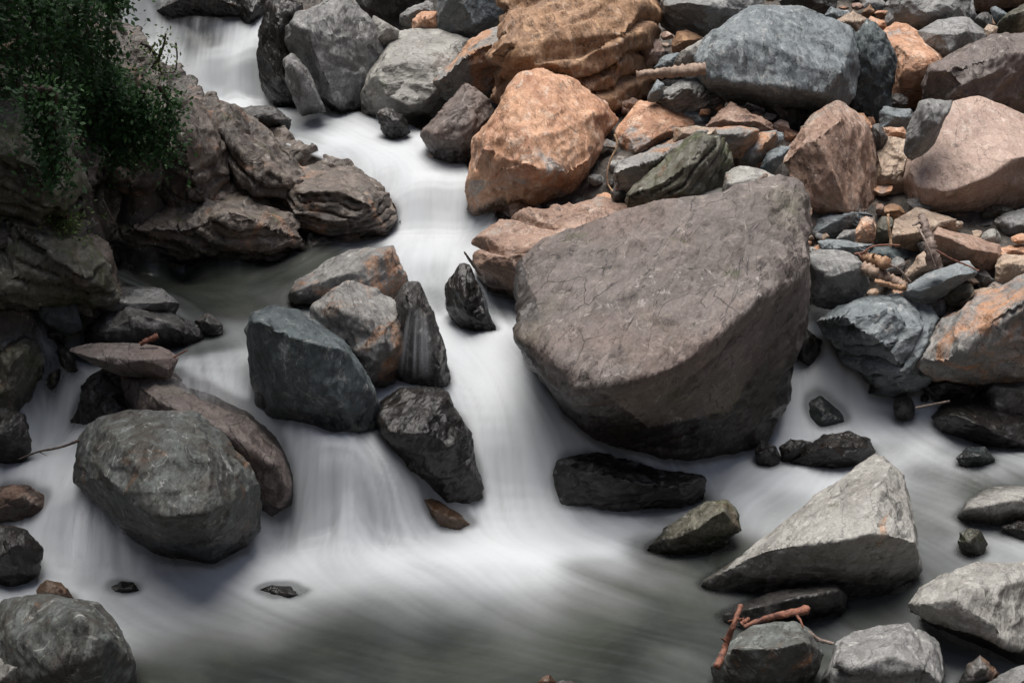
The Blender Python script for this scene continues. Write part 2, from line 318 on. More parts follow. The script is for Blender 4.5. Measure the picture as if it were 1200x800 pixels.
MAT = {
 'purple': rock_material('purple_rock', (.145,.12,.11), (.085,.07,.064), (.225,.195,.18), stain_lo=.74, moss=.15, vein=.3, contrast=.95, crack=.85),
 'orange': rock_material('rusty_rock', (.50,.285,.175), (.33,.165,.095), (.62,.45,.34), stain=(.28,.265,.25), stain_lo=.54, vein=.5),
 'tan': rock_material('tan_rock', (.36,.27,.20), (.22,.16,.12), (.46,.38,.30), stain=(.40,.2,.1), stain_lo=.56),
 'blue': rock_material('blue_grey_rock', (.17,.19,.20), (.10,.12,.13), (.29,.31,.32), stain_lo=.78, vein=.45),
 'teal': rock_material('teal_wet_rock', (.075,.095,.10), (.035,.045,.05), (.16,.18,.18), stain_lo=.74, vein=.3),
 'grey': rock_material('grey_rock', (.215,.215,.212), (.13,.128,.125), (.32,.32,.312), stain_lo=.66, vein=.45),
 'pale': rock_material('pale_rock', (.275,.27,.25), (.19,.18,.165), (.36,.355,.33), stain=(.40,.25,.16), stain_lo=.63, moss=.1),
 'pink': rock_material('pink_rock', (.38,.275,.225), (.27,.19,.155), (.46,.37,.315), stain=(.25,.245,.24), stain_lo=.66, contrast=.7),
 'red': rock_material('red_brown_rock', (.31,.20,.15), (.20,.125,.092), (.42,.32,.26), stain=(.27,.25,.22), stain_lo=.54),
 'brown': rock_material('layered_brown_rock', (.34,.19,.10), (.17,.095,.055), (.48,.31,.19), stain=(.2,.18,.13), stain_lo=.62, contrast=1.4),
 'mixed': rock_material('rust_stained_grey_rock', (.23,.225,.215), (.14,.135,.13), (.34,.33,.31), stain=(.36,.19,.105), stain_lo=.47),
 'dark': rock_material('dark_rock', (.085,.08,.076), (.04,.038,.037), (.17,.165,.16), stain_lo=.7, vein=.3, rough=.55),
 'wet': rock_material('wet_black_rock', (.06,.053,.048), (.022,.02,.018), (.14,.125,.115), stain=(.12,.06,.035), stain_lo=.58, rough=.3, vein=.2),
 'olive': rock_material('mossy_dark_rock', (.10,.095,.07), (.045,.042,.03), (.2,.19,.15), stain=(.14,.07,.035), stain_lo=.56, moss=.6, rough=.6),
 'cliff': rock_material('cliff_rock', (.15,.12,.10), (.05,.042,.037), (.26,.22,.19), stain=(.32,.17,.1), stain_lo=.55, moss=.28, rough=.6, contrast=1.5),
 'slate': rock_material('green_grey_rock', (.085,.095,.09), (.045,.036,.028), (.19,.21,.20), stain=(.24,.11,.05), stain_lo=.57, vein=.5),
 'bed': rock_material('bank_rubble', (.075,.062,.052), (.03,.026,.022), (.14,.125,.11), stain_lo=.6, rough=.8, contrast=1.4),
}
def wood_material(name, a, b):
    k = NT(name); tc = k.n('ShaderNodeTexCoord')
    n = k.noise(tc.outputs['Object'], 30, 6, .7, .5); n2 = k.noise(tc.outputs['Object'], 150, 3, .6)
    c = k.mix(k.ramp(n, .35, .65), a, b)
    p = k.n('ShaderNodeBsdfPrincipled'); k.link(c, p.inputs['Base Color']); p.inputs['Roughness'].default_value = .65
    k.link(k.bump(k.math('ADD', n, n2), .7, .006), p.inputs['Normal'])
    out = k.n('ShaderNodeOutputMaterial'); k.link(p.outputs[0], out.inputs[0]); return k.m
WOOD = {'pale': wood_material('weathered_wood', (.17,.11,.08), (.33,.24,.18)), 'red': wood_material('red_bark_wood', (.07,.025,.018), (.24,.095,.055)),
        'grey': wood_material('grey_bark_wood', (.12,.085,.07), (.27,.21,.18)), 'dark': wood_material('dark_twig_wood', (.035,.025,.02), (.09,.065,.05)),
        'straw': wood_material('dry_straw', (.45,.28,.16), (.6,.42,.28)), 'cut': wood_material('cut_wood', (.22,.115,.065), (.36,.22,.13))}
DBG = False

# ------------------------------------------------------------------ rock builder
_ICO = {}
def ico(level):
    if level not in _ICO:
        bm = bmesh.new(); bmesh.ops.create_icosphere(bm, subdivisions=level, radius=1)
        V = np.array([v.co[:] for v in bm.verts]); F = np.array([[v.index for v in f.verts] for f in bm.faces]); bm.free()
        V /= np.linalg.norm(V, axis=1)[:, None]
        _ICO[level] = (V, F)
    return _ICO[level]
def hull_planes(P):
    bm = bmesh.new()
    for p in P: bm.verts.new(p)
    bmesh.ops.convex_hull(bm, input=bm.verts); bm.normal_update()
    pl = []; vol_c = P.mean(0)
    ar = []
    for f in bm.faces:
        n = np.array(f.normal[:]); a = f.calc_area()
        if a < 1e-7: continue
        d = float(n@np.array(f.verts[0].co[:]))
        if n@vol_c > d: n, d = -n, -d
        pl.append((n, d)); ar.append(a)
    bm.free()
    keep = []
    for i in np.argsort(ar)[::-1]:
        n, d = pl[i]
        if all(not (n@m > .985) for m, e in keep): keep.append((n, d))
        else:                                   # near-parallel plane: keep the outer one
            for j, (m, e) in enumerate(keep):
                if n@m > .985: break
    return np.array([n for n, d in keep]), np.array([d for n, d in keep])
ROCKS = []; OUTL = []
_seed = [100]
def build_rock(name, P, mat, size, level, rough=1.0, strata=0.0, cuts=6, sharp=300, wetall=0.0, seed=None, chip=1.0, bed=None, weth=.20):
    chip = chip*1.15
    """one angular boulder from the corner points P (world), returned as a mesh object"""
    if seed is None: _seed[0] += 1; seed = _seed[0]
    r = random.Random(seed)
    lo, hi = P.min(0), P.max(0); base = np.array([(lo[0]+hi[0])/2, (lo[1]+hi[1])/2, lo[2]])
    N, Dp = hull_planes(P)
    c = (lo+hi)/2*.5+P.mean(0)*.5
    sc = np.maximum((hi-lo)/2, size*.12)
    off = Dp-N@c
    off = np.maximum(off, size*.03)
    for _ in range(cuts):                        # a few corners broken off
        n = np.array([r.gauss(0, 1) for _ in range(3)]); n /= np.linalg.norm(n)
        sup = ((P-c)@n).max(); N = np.vstack([N, n]); off = np.append(off, sup*r.uniform(.90, .985))
    dirs, F = ico(level)
    d = dirs*sc; L = np.linalg.norm(d, axis=1); d = d/L[:, None]
    q = d@N.T/off[None, :]                       # 1/r for each plane
    q = np.maximum(q, 1e-3)
    qm = q.max(1)
    w = (q/qm[:, None])**sharp
    R = 1/(qm*w.sum(1)**(1/sharp))*1.01+.02*size
    nn = w@N; nn /= np.maximum(np.linalg.norm(nn, axis=1), 1e-6)[:, None]
    V = c+d*R[:, None]
    s = size; off3 = np.array([seed*1.7, seed*.3, -seed*.9])
    Q = V/s+off3
    disp = fbm(Q*2.2, 3, seed, .5)*.010*s
    warp = np.stack([fbm(Q*3+9, 2, seed+5), fbm(Q*3+31, 2, seed+6), fbm(Q*3+77, 2, seed+7)], 1)
    bed = np.array([r.gauss(0, .5), r.gauss(0, .5), 1]) if bed is None else np.array(bed, float); bed /= np.linalg.norm(bed)
    Qs = Q+warp*.07
    Qb = Qs+np.outer(Qs@bed, bed)*1.2
    disp += (facets(Qb*1.9, seed)*.085+chips(Qb*3.6, seed+20, .05)*.016)*s*chip
    if level >= 5: disp += facets(Qb*6.5+3, seed+50)*.026*s*chip
    if level >= 6: disp += chips(Qb*18+3, seed+70)*.006*s*chip
    disp += fbm(Q*11, 4, seed+9, .6)*.009*s
    if strata:
        t = Qs@bed*(6*strata)+fbm(Q*2.5, 2, seed+30)*.35
        i = np.floor(t).astype(np.int64); f = t-i
        hh = _h(i, i*0+seed, i*0, seed)-.5; h1 = _h(i+1, i*0+seed, i*0, seed)-.5
        e = np.clip((f-.82)/.18, 0, 1)
        disp += (hh*(1-e)+h1*e)*.08*s*(1-np.abs(nn@bed))
        disp -= np.exp(-((f-.88)/.09)**2)*(.05+.11*_h(i, i*0+seed+1, i*0, seed))*s*(1-np.abs(nn@bed))
    V = V+nn*(disp*rough)[:, None]
    o = mesh_obj(name, V-base, F, mat, loc=tuple(base))
    lev = surf(V[:, 0], V[:, 1]) if level < 6 else None
    if lev is None:
        gx = np.linspace(lo[0]-.1, hi[0]+.1, 24); gy = np.linspace(lo[1]-.1, hi[1]+.1, 24)
        G = surf(*np.meshgrid(gx, gy))
        fx = np.clip((V[:, 0]-gx[0])/(gx[1]-gx[0]), 0, 22.99); fy = np.clip((V[:, 1]-gy[0])/(gy[1]-gy[0]), 0, 22.99)
        ix = fx.astype(int); iy = fy.astype(int); fx -= ix; fy -= iy
        lev = (G[iy, ix]*(1-fx)+G[iy, ix+1]*fx)*(1-fy)+(G[iy+1, ix]*(1-fx)+G[iy+1, ix+1]*fx)*fy
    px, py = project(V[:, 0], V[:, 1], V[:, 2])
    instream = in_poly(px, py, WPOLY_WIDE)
    wet = np.clip(1-(V[:, 2]-lev-.1*weth)/weth, 0, 1)*.92*instream  # wet near the water line; taller bands also paint shade onto undersides
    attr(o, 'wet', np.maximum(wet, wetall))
    ROCKS.append((V, o))
    return o
def in_poly(x, y, poly):
    x = np.asarray(x); y = np.asarray(y); ins = np.zeros(x.shape, bool); n = len(poly)
    for i in range(n):
        x1, y1 = poly[i]; x2, y2 = poly[(i+1) % n]
        if y1 == y2: continue
        c = ((y1 > y) != (y2 > y)) & (x < (x2-x1)*(y-y1)/(y2-y1)+x1)
        ins ^= c
    return ins
WPOLY = [(-90,400),(-40,415),(40,392),(60,362),(105,325),(200,300),(300,287),(400,278),(452,266),(452,228),(400,196),(330,168),(240,125),(140,40),(140,-30),(330,-30),(330,112),(400,112),(470,140),(525,170),(575,225),(590,300),(640,340),(650,440),(730,510),(860,500),(865,425),(905,348),(1000,362),(1028,395),(1060,438),(1095,462),(1120,476),(1150,505),(1290,512),(1300,960),(-90,960)]
WPOLY_WIDE = [(-90,380),(100,300),(300,270),(440,255),(440,220),(240,110),(140,-30),(330,-30),(345,90),(480,120),(540,160),(590,220),(620,330),(660,420),(760,500),(860,480),(910,350),(1000,350),(1090,430),(1300,470),(1300,960),(-90,960)]

def back(D): return D+.5*min(1, max(0, (8.4-D)/2.1))
def R(name, mat, label, T, out, inner=(), D=None, dd=0.0, by=None, tb=.45, bb=.06, rd=-.14, thick=.45, cat=None, group=None, level=None, fix=False, deep=.0, **kw):
    ox, oy, s = T
    O = [(ox+p[0]/s, oy+p[1]/s) for p in out]
    xs = [p[0] for p in O]; ys = [p[1] for p in O]
    x0, x1, y0, y1 = min(xs), max(xs), min(ys), max(ys)
    wpx, hpx = x1-x0, y1-y0
    if D is None or (group == GS and not fix):
        bx = [p[0] for p in O if p[1] > y1-.15*hpx-1]
        D = hit(sum(bx)/len(bx), by if by else y1)
    if DBG: print('DD', round(D,2), round(hit(sum(xs)/len(xs), y1),2), name, label)
    if group == GB and not fix and (x0+x1)/2 > 920: D = back(D)
    S0 = math.sqrt(max(wpx, 1)*max(hpx, 1))*D/FPX*1.08
    if group == GS and not fix: D -= max(bb, 0)*S0
    D += dd
    mpp = D/FPX*1.08
    S = math.sqrt(max(wpx, 1)*max(hpx, 1))*mpp
    P = []
    cx, cy = (x0+x1)/2, (y0+y1)/2
    for i, (p, q) in enumerate(zip(O, out)):
        t = (p[1]-y0)/max(hpx, 1)
        dy = (q[2] if len(q) > 2 else tb*(1-t)+bb*t)*S
        P.append(at(p[0], p[1], D+dy))
        # the far side: a smaller outline, farther away
        P.append(at(cx+(p[0]-cx)*.74, cy+(p[1]-cy)*.74+.06*hpx, D+dy+thick*S))
        if t > .6: P.append(P[-2]+np.array([0, .12*S, -(.10+deep)*S-.02]))
    for q in inner:
        P.append(at(ox+q[0]/s, oy+q[1]/s, D+((q[2]*(1.25 if q[2] < 0 else 1)) if len(q) > 2 else rd)*S))
    if len(inner) < 4:
        rq = random.Random(int(x0*7+y0*13))
        for _ in range(3):
            a_ = rq.uniform(0, 6.28); k_ = rq.uniform(.1, .5)
            P.append(at(cx+math.cos(a_)*k_*wpx*.5, cy+math.sin(a_)*k_*hpx*.5, D-rq.uniform(.0, .3)*S))
    P = np.array(P)
    OUTL.append((O, label))
    if level is None:
        m = max(wpx, hpx); level = 7 if m > 200 else 6 if m > 75 else 5 if m > 26 else 4
    o = build_rock(name, P, MAT[mat], S, level, **kw)
    tag(o, label, cat or name, group)
    return o
I1 = (0, 0, 1)
P1=(0,0,3);P2=(400,0,3);P3=(800,0,3);P4=(0,267,3);P5=(400,267,3);P6=(800,267,3);P7=(0,534,3);P8=(400,534,3);P9=(800,534,3)
S1=(400,0,6);S2=(700,0,6);S3=(700,120,6);S4=(900,220,6);S5=(1000,220,6);S6=(1000,0,6);S7=(800,100,6);S8=(1000,420,6);S9=(0,300,6);S10=(0,400,6)
GB = 'boulders and broken rocks piled on the right bank'
GS = 'rocks standing in the stream'

# --- the great boulder and its neighbours in the middle
R('boulder','purple','largest boulder, purplish brown with a broad flat face, right of the central cascade',I1,
  [(613,378),(610,308),(636,286),(700,260),(780,240),(870,227),(934,221),(943,250),(940,335),(930,395),(912,440),(905,482),(888,515),(840,535),(790,545),(720,530),(682,500),(650,460),(622,415)],
  [(617,397,-.10),(653,413,-.2),(677,452,-.28),(712,444,-.3),(752,444,-.32),(800,427,-.3),(833,398,-.26),(856,378,-.2),(897,345,-.08),(931,330,.05)],
  D=6.15, tb=.42, bb=.12, thick=.5, group=GB, cuts=0, rough=.8, chip=.95, by=540, weth=1.15)  # dark tone carried up to the ridge, painting the underside's shade over the wet foot
R('boulder','red','long brown slab with a grey cracked rim behind the left shoulder of the largest boulder',I1,
  [(560,300),(563,280),(582,263),(640,246),(700,237),(760,234),(790,243),(800,300),(760,350),(700,370),(640,360),(600,347),(575,335),(563,318)],
  [(566,302,-.05),(600,300,-.12),(640,290,-.12)], D=7.05, tb=.5, group=GB, strata=.7)
R('boulder','orange','bright orange blocky boulder with dark undercut base above the central cascade',P2,
  [(650,235),(740,235),(800,260),(850,300),(930,350),(962,440),(955,490),(905,530),(880,640),(870,690),(760,712),(650,735),(560,725),(440,690),(432,650),(470,560),(480,480),(540,400),(600,320),(630,270)],
  [(490,515,-.05),(560,605,-.16),(640,575,-.24),(720,602,-.26),(800,602,-.22),(870,565,-.12),(620,400,-.0),(760,380,.02),(860,400,.05)], D=7.75, tb=.5, bb=.2, group=GB, chip=1.0)
R('boulder','brown','layered orange brown boulder with deep parallel clefts at the top middle of the rock pile',P2,
  [(550,300),(548,185),(575,90),(585,-40),(700,-120),(1000,-120),(1115,-50),(1122,70),(1065,140),(1068,300),(1078,340),(960,420),(860,420),(700,380),(600,340)],
  [(575,180,-.1),(760,90,.0),(800,240,-.18),(1000,110,-.1),(960,390,-.12)], D=8.45, tb=.5, group=GB, strata=1.15, chip=1.1, bed=(-.36,.25,.9))
R('boulder','purple','purplish grey rounded boulder at the water edge left of the bright orange boulder',P2,
  [(285,460),(340,400),(385,340),(435,293),(470,310),(530,360),(542,400),(505,470),(480,520),(455,570),(400,577),(330,545),(300,500)],
  [(330,470),(400,500,-.2),(430,380,-.05),(480,440)], group=GB)
R('boulder','mixed','tilted grey slab with a pale upper edge beside the layered boulder',P2,
  [(328,282),(430,180),(490,110),(560,78),(620,85),(640,180),(600,280),(520,320),(440,335),(380,312)],
  [(352,280,-.1),(430,205,-.12),(480,170,-.1),(556,150,-.05)], D=9.0, tb=.4, group=GB)
R('boulder','pale','smooth greenish grey boulder with an orange back at the left end of the bank',P2,
  [(65,340),(100,230),(135,170),(180,115),(280,105),(445,138),(450,240),(420,330),(330,405),(240,432),(150,390),(75,382)],
  [(130,240,-.02),(260,215,-.02),(340,310,-.1),(240,375,-.2),(150,330,-.12)], tb=.8, group=GB, chip=.5)
R('boulder','wet','small wet black rock at the foot of the smooth greenish boulder',P2,[(122,400),(160,375),(220,405),(240,450),(180,473),(145,447)],(),group=GS,dd=-.1,wetall=.7)
R('boulder','grey','tall grey boulder with an orange blotch right of the top waterfall',I1,
  [(331,50),(335,32),(352,12),(385,-4),(415,3),(437,33),(448,60),(445,80),(428,98),(418,126),(398,128),(384,118),(364,82),(345,76)],
  [(345,30,-.1),(362,38,-.12),(372,70,-.12),(395,118,-.1)],group=GB, D=9.35, tb=.3)
R('boulder','grey','grey wedge leaning on the tall grey boulder beside the top waterfall',I1,[(332,66),(340,61),(352,72),(366,92),(381,124),(352,126),(343,108),(334,85)],[(345,80,-.2),(352,118,-.2)],group=GB,D=9.1,tb=.3)
R('boulder','wet','black upright boulder bordering the top waterfall on its right',I1,[(302,60),(304,30),(312,-2),(325,-10),(356,2),(350,60),(354,124),(330,124),(312,112),(303,92)],[(325,20,-.12),(320,90,-.14)],group=GB,D=9.5,tb=.2,wetall=.6)
R('boulder','blue','flat grey slate block standing at the top edge left of the layered boulder',I1,[(513,12),(515,-25),(560,-40),(596,-30),(594,0),(588,18),(560,40),(553,43),(527,40),(510,37)],[(525,0,-.1),(555,30,-.12)],group=GB,D=9.75,thick=.7,tb=.25,chip=.4)
R('stone','grey','small grey oblong stone in front of the dark back wall at the top',S1,[(408,130),(420,95),(470,60),(600,5),(655,30),(660,75),(560,110),(500,152),(430,152)],(),group=GB,D=9.95)
R('stone','orange','small orange and white stone left of the slate block',S1,[(493,160),(540,100),(600,75),(680,80),(680,190),(600,228),(500,210)],[(580,120,-.2)],group=GB,D=9.75)
R('boulder','dark','dark shadowed boulder at the very top behind the smooth greenish boulder',I1,[(408,8),(420,-30),(470,-50),(518,-30),(516,20),(490,40),(460,42),(425,28)],(),group=GB,D=10.3)
R('boulder','pale','smooth pale greenish slab wedged beside the tall grey boulder',S1,[(215,180),(222,118),(300,150),(405,212),(395,262),(300,300),(230,300)],[(270,262,-.1)],group=GB,D=9.5,thick=.6,chip=.3)
R('boulder','wet','black boulder across the lip above the top waterfall',I1,[(180,14),(212,-8),(250,-20),(300,-22),(302,18),(285,22),(240,17),(200,20)],(),group=GS,D=10.45,wetall=.5)
R('stone','wet','wet speckled black rock at the upper right corner of the top waterfall',I1,[(281,18),(283,-8),(300,-14),(316,-6),(308,16),(300,26),(288,27)],(),group=GS,D=9.95,wetall=.8)
R('boulder','dark','dark flat topped rock resting in the white water below the top waterfall',I1,[(269,133),(276,127),(300,122),(314,124),(326,129),(342,140),(333,152),(306,156),(282,150)],[(290,138,-.2),(325,141,-.1)],group=GS,wetall=.35)

# --- upper right: large boulders
R('boulder','blue','large blue grey boulder with a smooth rounded face near the top right',P3,
  [(55,205),(90,130),(150,85),(205,55),(240,14),(400,18),(530,60),(605,110),(618,180),(606,300),(590,362),(480,345),(330,322),(200,288),(90,258)],
  [(140,120,.12),(200,140,.0),(80,235,.0),(330,300,-.12),(480,325,-.12),(560,250,-.08),(360,150,.05)],D=7.95,tb=.45,bb=.12,group=GB,chip=.8,rough=.8)
R('boulder','teal','dark bluish pyramid shaped boulder touching the large blue grey boulder',P3,[(590,230),(605,130),(650,72),(680,85),(735,160),(757,212),(745,300),(720,400),(650,430),(590,400)],[(640,150,-.12),(665,235,-.15),(620,250,-.1)],D=8.1,tb=.3,group=GB)
R('boulder','orange','flat topped orange boulder with a black shaded front behind the dark pyramid boulder',P3,
  [(700,118),(745,82),(790,88),(870,150),(935,185),(925,240),(900,330),(850,400),(770,400),(735,320),(715,200)],[(780,245,-.16),(850,252,-.16),(880,228,-.1)],D=8.45,tb=.85,bb=.15,group=GB,chip=.5)
R('boulder','grey','upright pale grey slab at the top edge of the rock pile',P3,[(724,80),(735,-40),(850,-80),(1020,-60),(1032,50),(1010,110),(830,130),(770,120)],[(800,0,-.1),(920,60,-.15)],D=9.0,group=GB)
R('boulder','grey','low pale grey slab in front of the upright slab at the top right',P3,[(828,110),(900,75),(1000,58),(1068,122),(1050,170),(940,215),(880,190),(830,160)],[(900,120,-.1),(940,185,-.2)],D=8.65,tb=.55,group=GB,chip=.5)
R('boulder','purple','big grey purple boulder with a pale top strip at the right edge near the top',P3,
  [(858,250),(880,222),(960,190),(1090,128),(1190,116),(1270,112),(1290,330),(1190,372),(1120,392),(1000,380),(880,380),(858,300)],
  [(882,238,-.1),(930,238,-.16),(990,305,-.22),(1010,360,-.2),(1100,200,-.1),(1250,180,-.02)],D=7.95,tb=.5,group=GB,chip=1.2)
R('boulder','olive','pointed mossy grey rock at the top right corner',P3,[(1080,122),(1130,80),(1190,20),(1260,-20),(1290,130),(1180,160)],(),D=8.9,group=GB)
R('boulder','pink','big pink boulder with a broad flat face and dark underside at the right edge',P3,
  [(778,610),(790,540),(850,420),(900,375),(1045,343),(1100,370),(1180,420),(1270,440),(1290,700),(1100,762),(950,775),(860,765),(800,680)],
  [(800,600,-.05),(838,640,-.12),(850,690,-.18),(960,662,-.2),(1070,622,-.2),(1150,560,-.15),(1230,545,-.1)],D=7.2,tb=.5,bb=.1,group=GB,chip=.5,rough=.7)
R('boulder','grey','grey lichen mottled oblong rock lying against the face of the big pink boulder',P3,[(783,500),(800,430),(835,355),(870,343),(950,350),(935,395),(890,490),(820,540),(800,532)],[(850,370,-.1),(850,470,-.2)],D=6.98,tb=.4,group=GB)
R('boulder','tan','pale buff block with a dark hollow below squeezed under the big pink boulder',P3,[(678,525),(720,486),(785,484),(795,560),(790,680),(790,720),(720,715),(695,650),(685,600)],[(700,612,-.15),(780,600,-.15)],D=7.35,group=GB)
R('boulder','red','pointed reddish boulder with an olive lower face in the middle of the right bank',P3,
  [(300,610),(350,560),(400,480),(470,400),(505,368),(540,358),(600,400),(655,470),(682,560),(690,650),(680,748),(560,760),(430,760),(330,680)],
  [(470,490,-.12),(520,600,-.2),(580,740,-.2),(440,500,-.08),(420,720,-.12),(560,420,.0)],D=7.25,tb=.4,group=GB,chip=.7)
R('stone','blue','dark stone with a rust top behind the tip of the pointed reddish boulder',P3,[(690,405),(710,375),(800,390),(818,412),(780,448),(700,444)],(),D=7.7,group=GB)
R('stone','orange','cream coloured stone peeping out right of the pointed reddish boulder',P3,[(592,402),(640,398),(665,450),(650,490),(610,470)],(),D=7.75,group=GB)
R('stone','orange','thin orange stone flake beside the grey mottled oblong rock',P3,[(700,448),(780,448),(790,472),(720,482)],(),D=7.55,group=GB)
R('stone','dark','narrow black stone between the reddish boulder and the buff block',P3,[(664,440),(690,432),(722,480),(700,520),(672,490)],(),D=7.45,group=GB)

# --- upper right: middling stones
R('stone','red','pointed orange and white stone under the large blue grey boulder',S7,[(172,285),(255,185),(345,128),(400,172),(500,220),(625,270),(645,318),(530,345),(400,330),(230,310)],[(300,240,-.1),(470,265,-.1)],D=7.75,group=GB)
R('stone','tan','flat orange topped flagstone with a grey edge',S7,[(-60,300),(60,288),(235,298),(232,350),(130,395),(-60,400)],[(0,340,-.15),(200,340,-.15)],D=7.45,group=GB)
R('boulder','mixed','tan topped flagstone with black front right of the striped dark boulder',S7,[(232,300),(290,284),(530,300),(542,330),(505,410),(440,468),(340,472),(270,400),(235,350)],[(240,352,-.14),(440,360,-.2),(525,318,-.12)],D=7.35,tb=.6,group=GB)
R('boulder','mixed','tan topped wedge stone between the flagstone and the pointed reddish boulder',S7,[(370,500),(440,455),(530,335),(655,318),(688,420),(580,520),(500,585),(400,560)],[(472,455,-.15),(600,392,-.18),(655,335,-.1)],D=7.4,tb=.5,group=GB)
R('stone','orange','orange stone flake in the gap below the large blue grey boulder',S7,[(640,292),(700,286),(845,340),(805,405),(745,418),(690,400)],(),D=7.7,group=GB)
R('stone','blue','dark bluish stone deep in the gap left of the pointed reddish boulder',S7,[(545,580),(590,480),(690,424),(768,428),(720,500),(640,585),(590,610)],(),D=7.3,group=GB)
R('boulder','pale','whitish flat stone with a brown twig lying on it behind the largest boulder',S7,[(290,720),(310,615),(400,568),(560,600),(755,682),(760,740),(500,790),(300,780)],[(320,700,-.1),(600,740,-.15)],D=6.95,tb=.6,group=GB,chip=.4)
R('stone','pink','small round pink stone in the dark gap under the large blue grey boulder',S7,[(635,265),(690,238),(742,260),(755,308),(650,300)],(),D=7.85,group=GB)
R('stone','tan','small brownish stone deep under the left half of the large blue grey boulder',S7,[(455,200),(520,178),(585,220),(565,245),(480,225)],(),D=8.0,group=GB)
R('boulder','dark','dark grey rock in the shade right below the large blue grey boulder',S7,[(560,120),(700,70),(880,120),(900,280),(820,330),(740,300),(640,240)],[(600,120,-.1)],D=8.05,group=GB)
R('stone','tan','tiny tan stone left of the tip of the pointed reddish boulder',S7,[(826,292),(870,272),(885,312),(840,336)],(),D=7.6,group=GB)
R('boulder','orange','smooth light orange slab right of the bright orange boulder',S3,[(130,200),(190,120),(260,30),(300,-5),(450,10),(590,80),(700,168),(620,260),(520,330),(400,370),(240,400),(190,380),(140,295)],[(230,250,-.1),(420,240,-.12),(270,350,-.2),(520,200,-.02)],D=7.9,tb=.6,group=GB,chip=.6)
R('boulder','mixed','long grey slab with a rusty top leaning down towards the bright orange boulder',S3,[(122,480),(160,418),(350,340),(520,250),(640,168),(830,172),(842,212),(780,290),(560,440),(480,520),(270,610),(140,595)],[(128,495,-.1),(300,432,-.16),(390,395,-.18),(540,338,-.16),(720,222,-.05)],D=7.35,tb=.55,group=GB)
R('boulder','olive','dark boulder with slanting black stripes and a mossy right side',S3,[(210,655),(370,520),(520,400),(620,270),(700,222),(790,236),(885,260),(945,340),(972,430),(900,600),(700,700),(490,720),(300,690)],[(225,668,-.08),(450,572,-.18),(630,450,-.2),(790,250,-.02),(760,420,-.12),(620,640,-.2)],D=7.05,tb=.4,group=GB,strata=1.4,bed=(-.72,-.1,.68))
R('stone','blue','small square grey stone behind the smooth light orange slab',S3,[(588,75),(640,55),(785,80),(788,120),(760,168),(690,170),(610,110)],(),D=8.05,group=GB)
R('boulder','pale','cream coloured slab lying behind the top rim of the largest boulder',S3,[(490,720),(580,650),(720,620),(900,602),(1060,640),(1060,720),(760,800),(600,800),(520,760)],[(640,690,-.1)],D=6.95,tb=.6,group=GB,chip=.5)
R('stone','dark','dark stone filling the gap below the long rusty topped slab',S3,[(90,620),(150,585),(225,600),(235,680),(120,700)],(),D=7.4,group=GB)
R('stone','pink','pinkish stone right of the layered boulder above the driftwood log',S2,[(275,300),(320,274),(425,280),(475,362),(440,410),(350,420),(320,380)],[(350,370,-.1)],D=8.6,group=GB)
R('stone','pale','pale wedge of stone tucked against the left side of the large blue grey boulder',S2,[(540,430),(640,330),(762,258),(745,340),(710,460),(620,480),(560,470)],[(590,440,-.15)],D=8.2,group=GB)
R('stone','brown','rounded brown stone above the pale wedge',S2,[(528,290),(560,222),(625,214),(745,270),(650,325),(590,342),(535,332)],(),D=8.6,group=GB)
R('stone','blue','small blue grey wedge standing below the driftwood log',S2,[(355,680),(420,556),(472,590),(465,640),(400,690)],[(410,620,-.15)],D=8.05,group=GB)
R('boulder','grey','fibrous grey slab with fine stripes below the driftwood log',S2,[(365,710),(480,660),(600,570),(700,550),(800,590),(910,700),(870,770),(600,800),(420,760)],[(480,700,-.1),(700,640,-.1)],D=8.1,group=GB,strata=2.2,bed=(-.5,-.1,.85),tb=.5)
R('boulder','grey','grey boulder with a bright top and a black hollow beneath it at the top edge',I1,[(773,5),(776,-12),(835,-22),(895,-18),(892,14),(868,30),(830,40),(800,34),(780,20)],[(782,4,-.1),(808,11,-.15),(838,4,-.12)],D=8.75,tb=.5,group=GB)
R('stone','blue','jumbled grey stone above the left end of the driftwood log',S2,[(400,475),(440,420),(500,378),(585,370),(560,440),(470,485)],(),D=8.35,group=GB)
R('stone','orange','bright orange stone above the flat topped orange boulder',S6,[(98,145),(122,110),(242,160),(245,200),(200,225),(150,185)],(),D=9.1,group=GB)
R('stone','brown','small brown angular stone at the top of the pile',S6,[(55,95),(118,28),(152,80),(110,128)],(),D=9.3,group=GB)
R('stone','orange','small flat orange stone left of the upright slab',S6,[(145,95),(170,74),(250,75),(245,108),(180,115)],(),D=9.3,group=GB)
R('stone','dark','round dark grey cobble near the top right corner',S6,[(848,140),(880,95),(940,83),(982,110),(975,190),(900,198)],(),D=8.95,group=GB,cuts=8,sharp=12)
R('stone','blue','pale edged grey slab near the top right corner',S6,[(965,60),(1000,44),(1092,100),(1065,160),(1030,190),(980,120)],(),D=9.0,group=GB)
R('stone','tan','small brown and white stone below the round dark cobble',S6,[(915,205),(950,168),(1020,190),(990,262),(930,258)],(),D=8.75,group=GB)
R('stone','blue','blue grey stone behind the top of the large blue grey boulder',P3,[(498,55),(520,24),(582,38),(595,62),(530,85)],(),D=9.0,group=GB)
R('boulder','tan','buff stone between the large blue grey boulder and the dark pyramid boulder',P3,[(535,75),(600,38),(655,70),(630,120),(580,120)],(),D=8.8,group=GB)
R('boulder','dark','dark flat rock at the top edge above the large blue grey boulder',I1,[(912,2),(920,-15),(985,-15),(980,8),(950,14),(922,10)],(),D=9.4,group=GB)

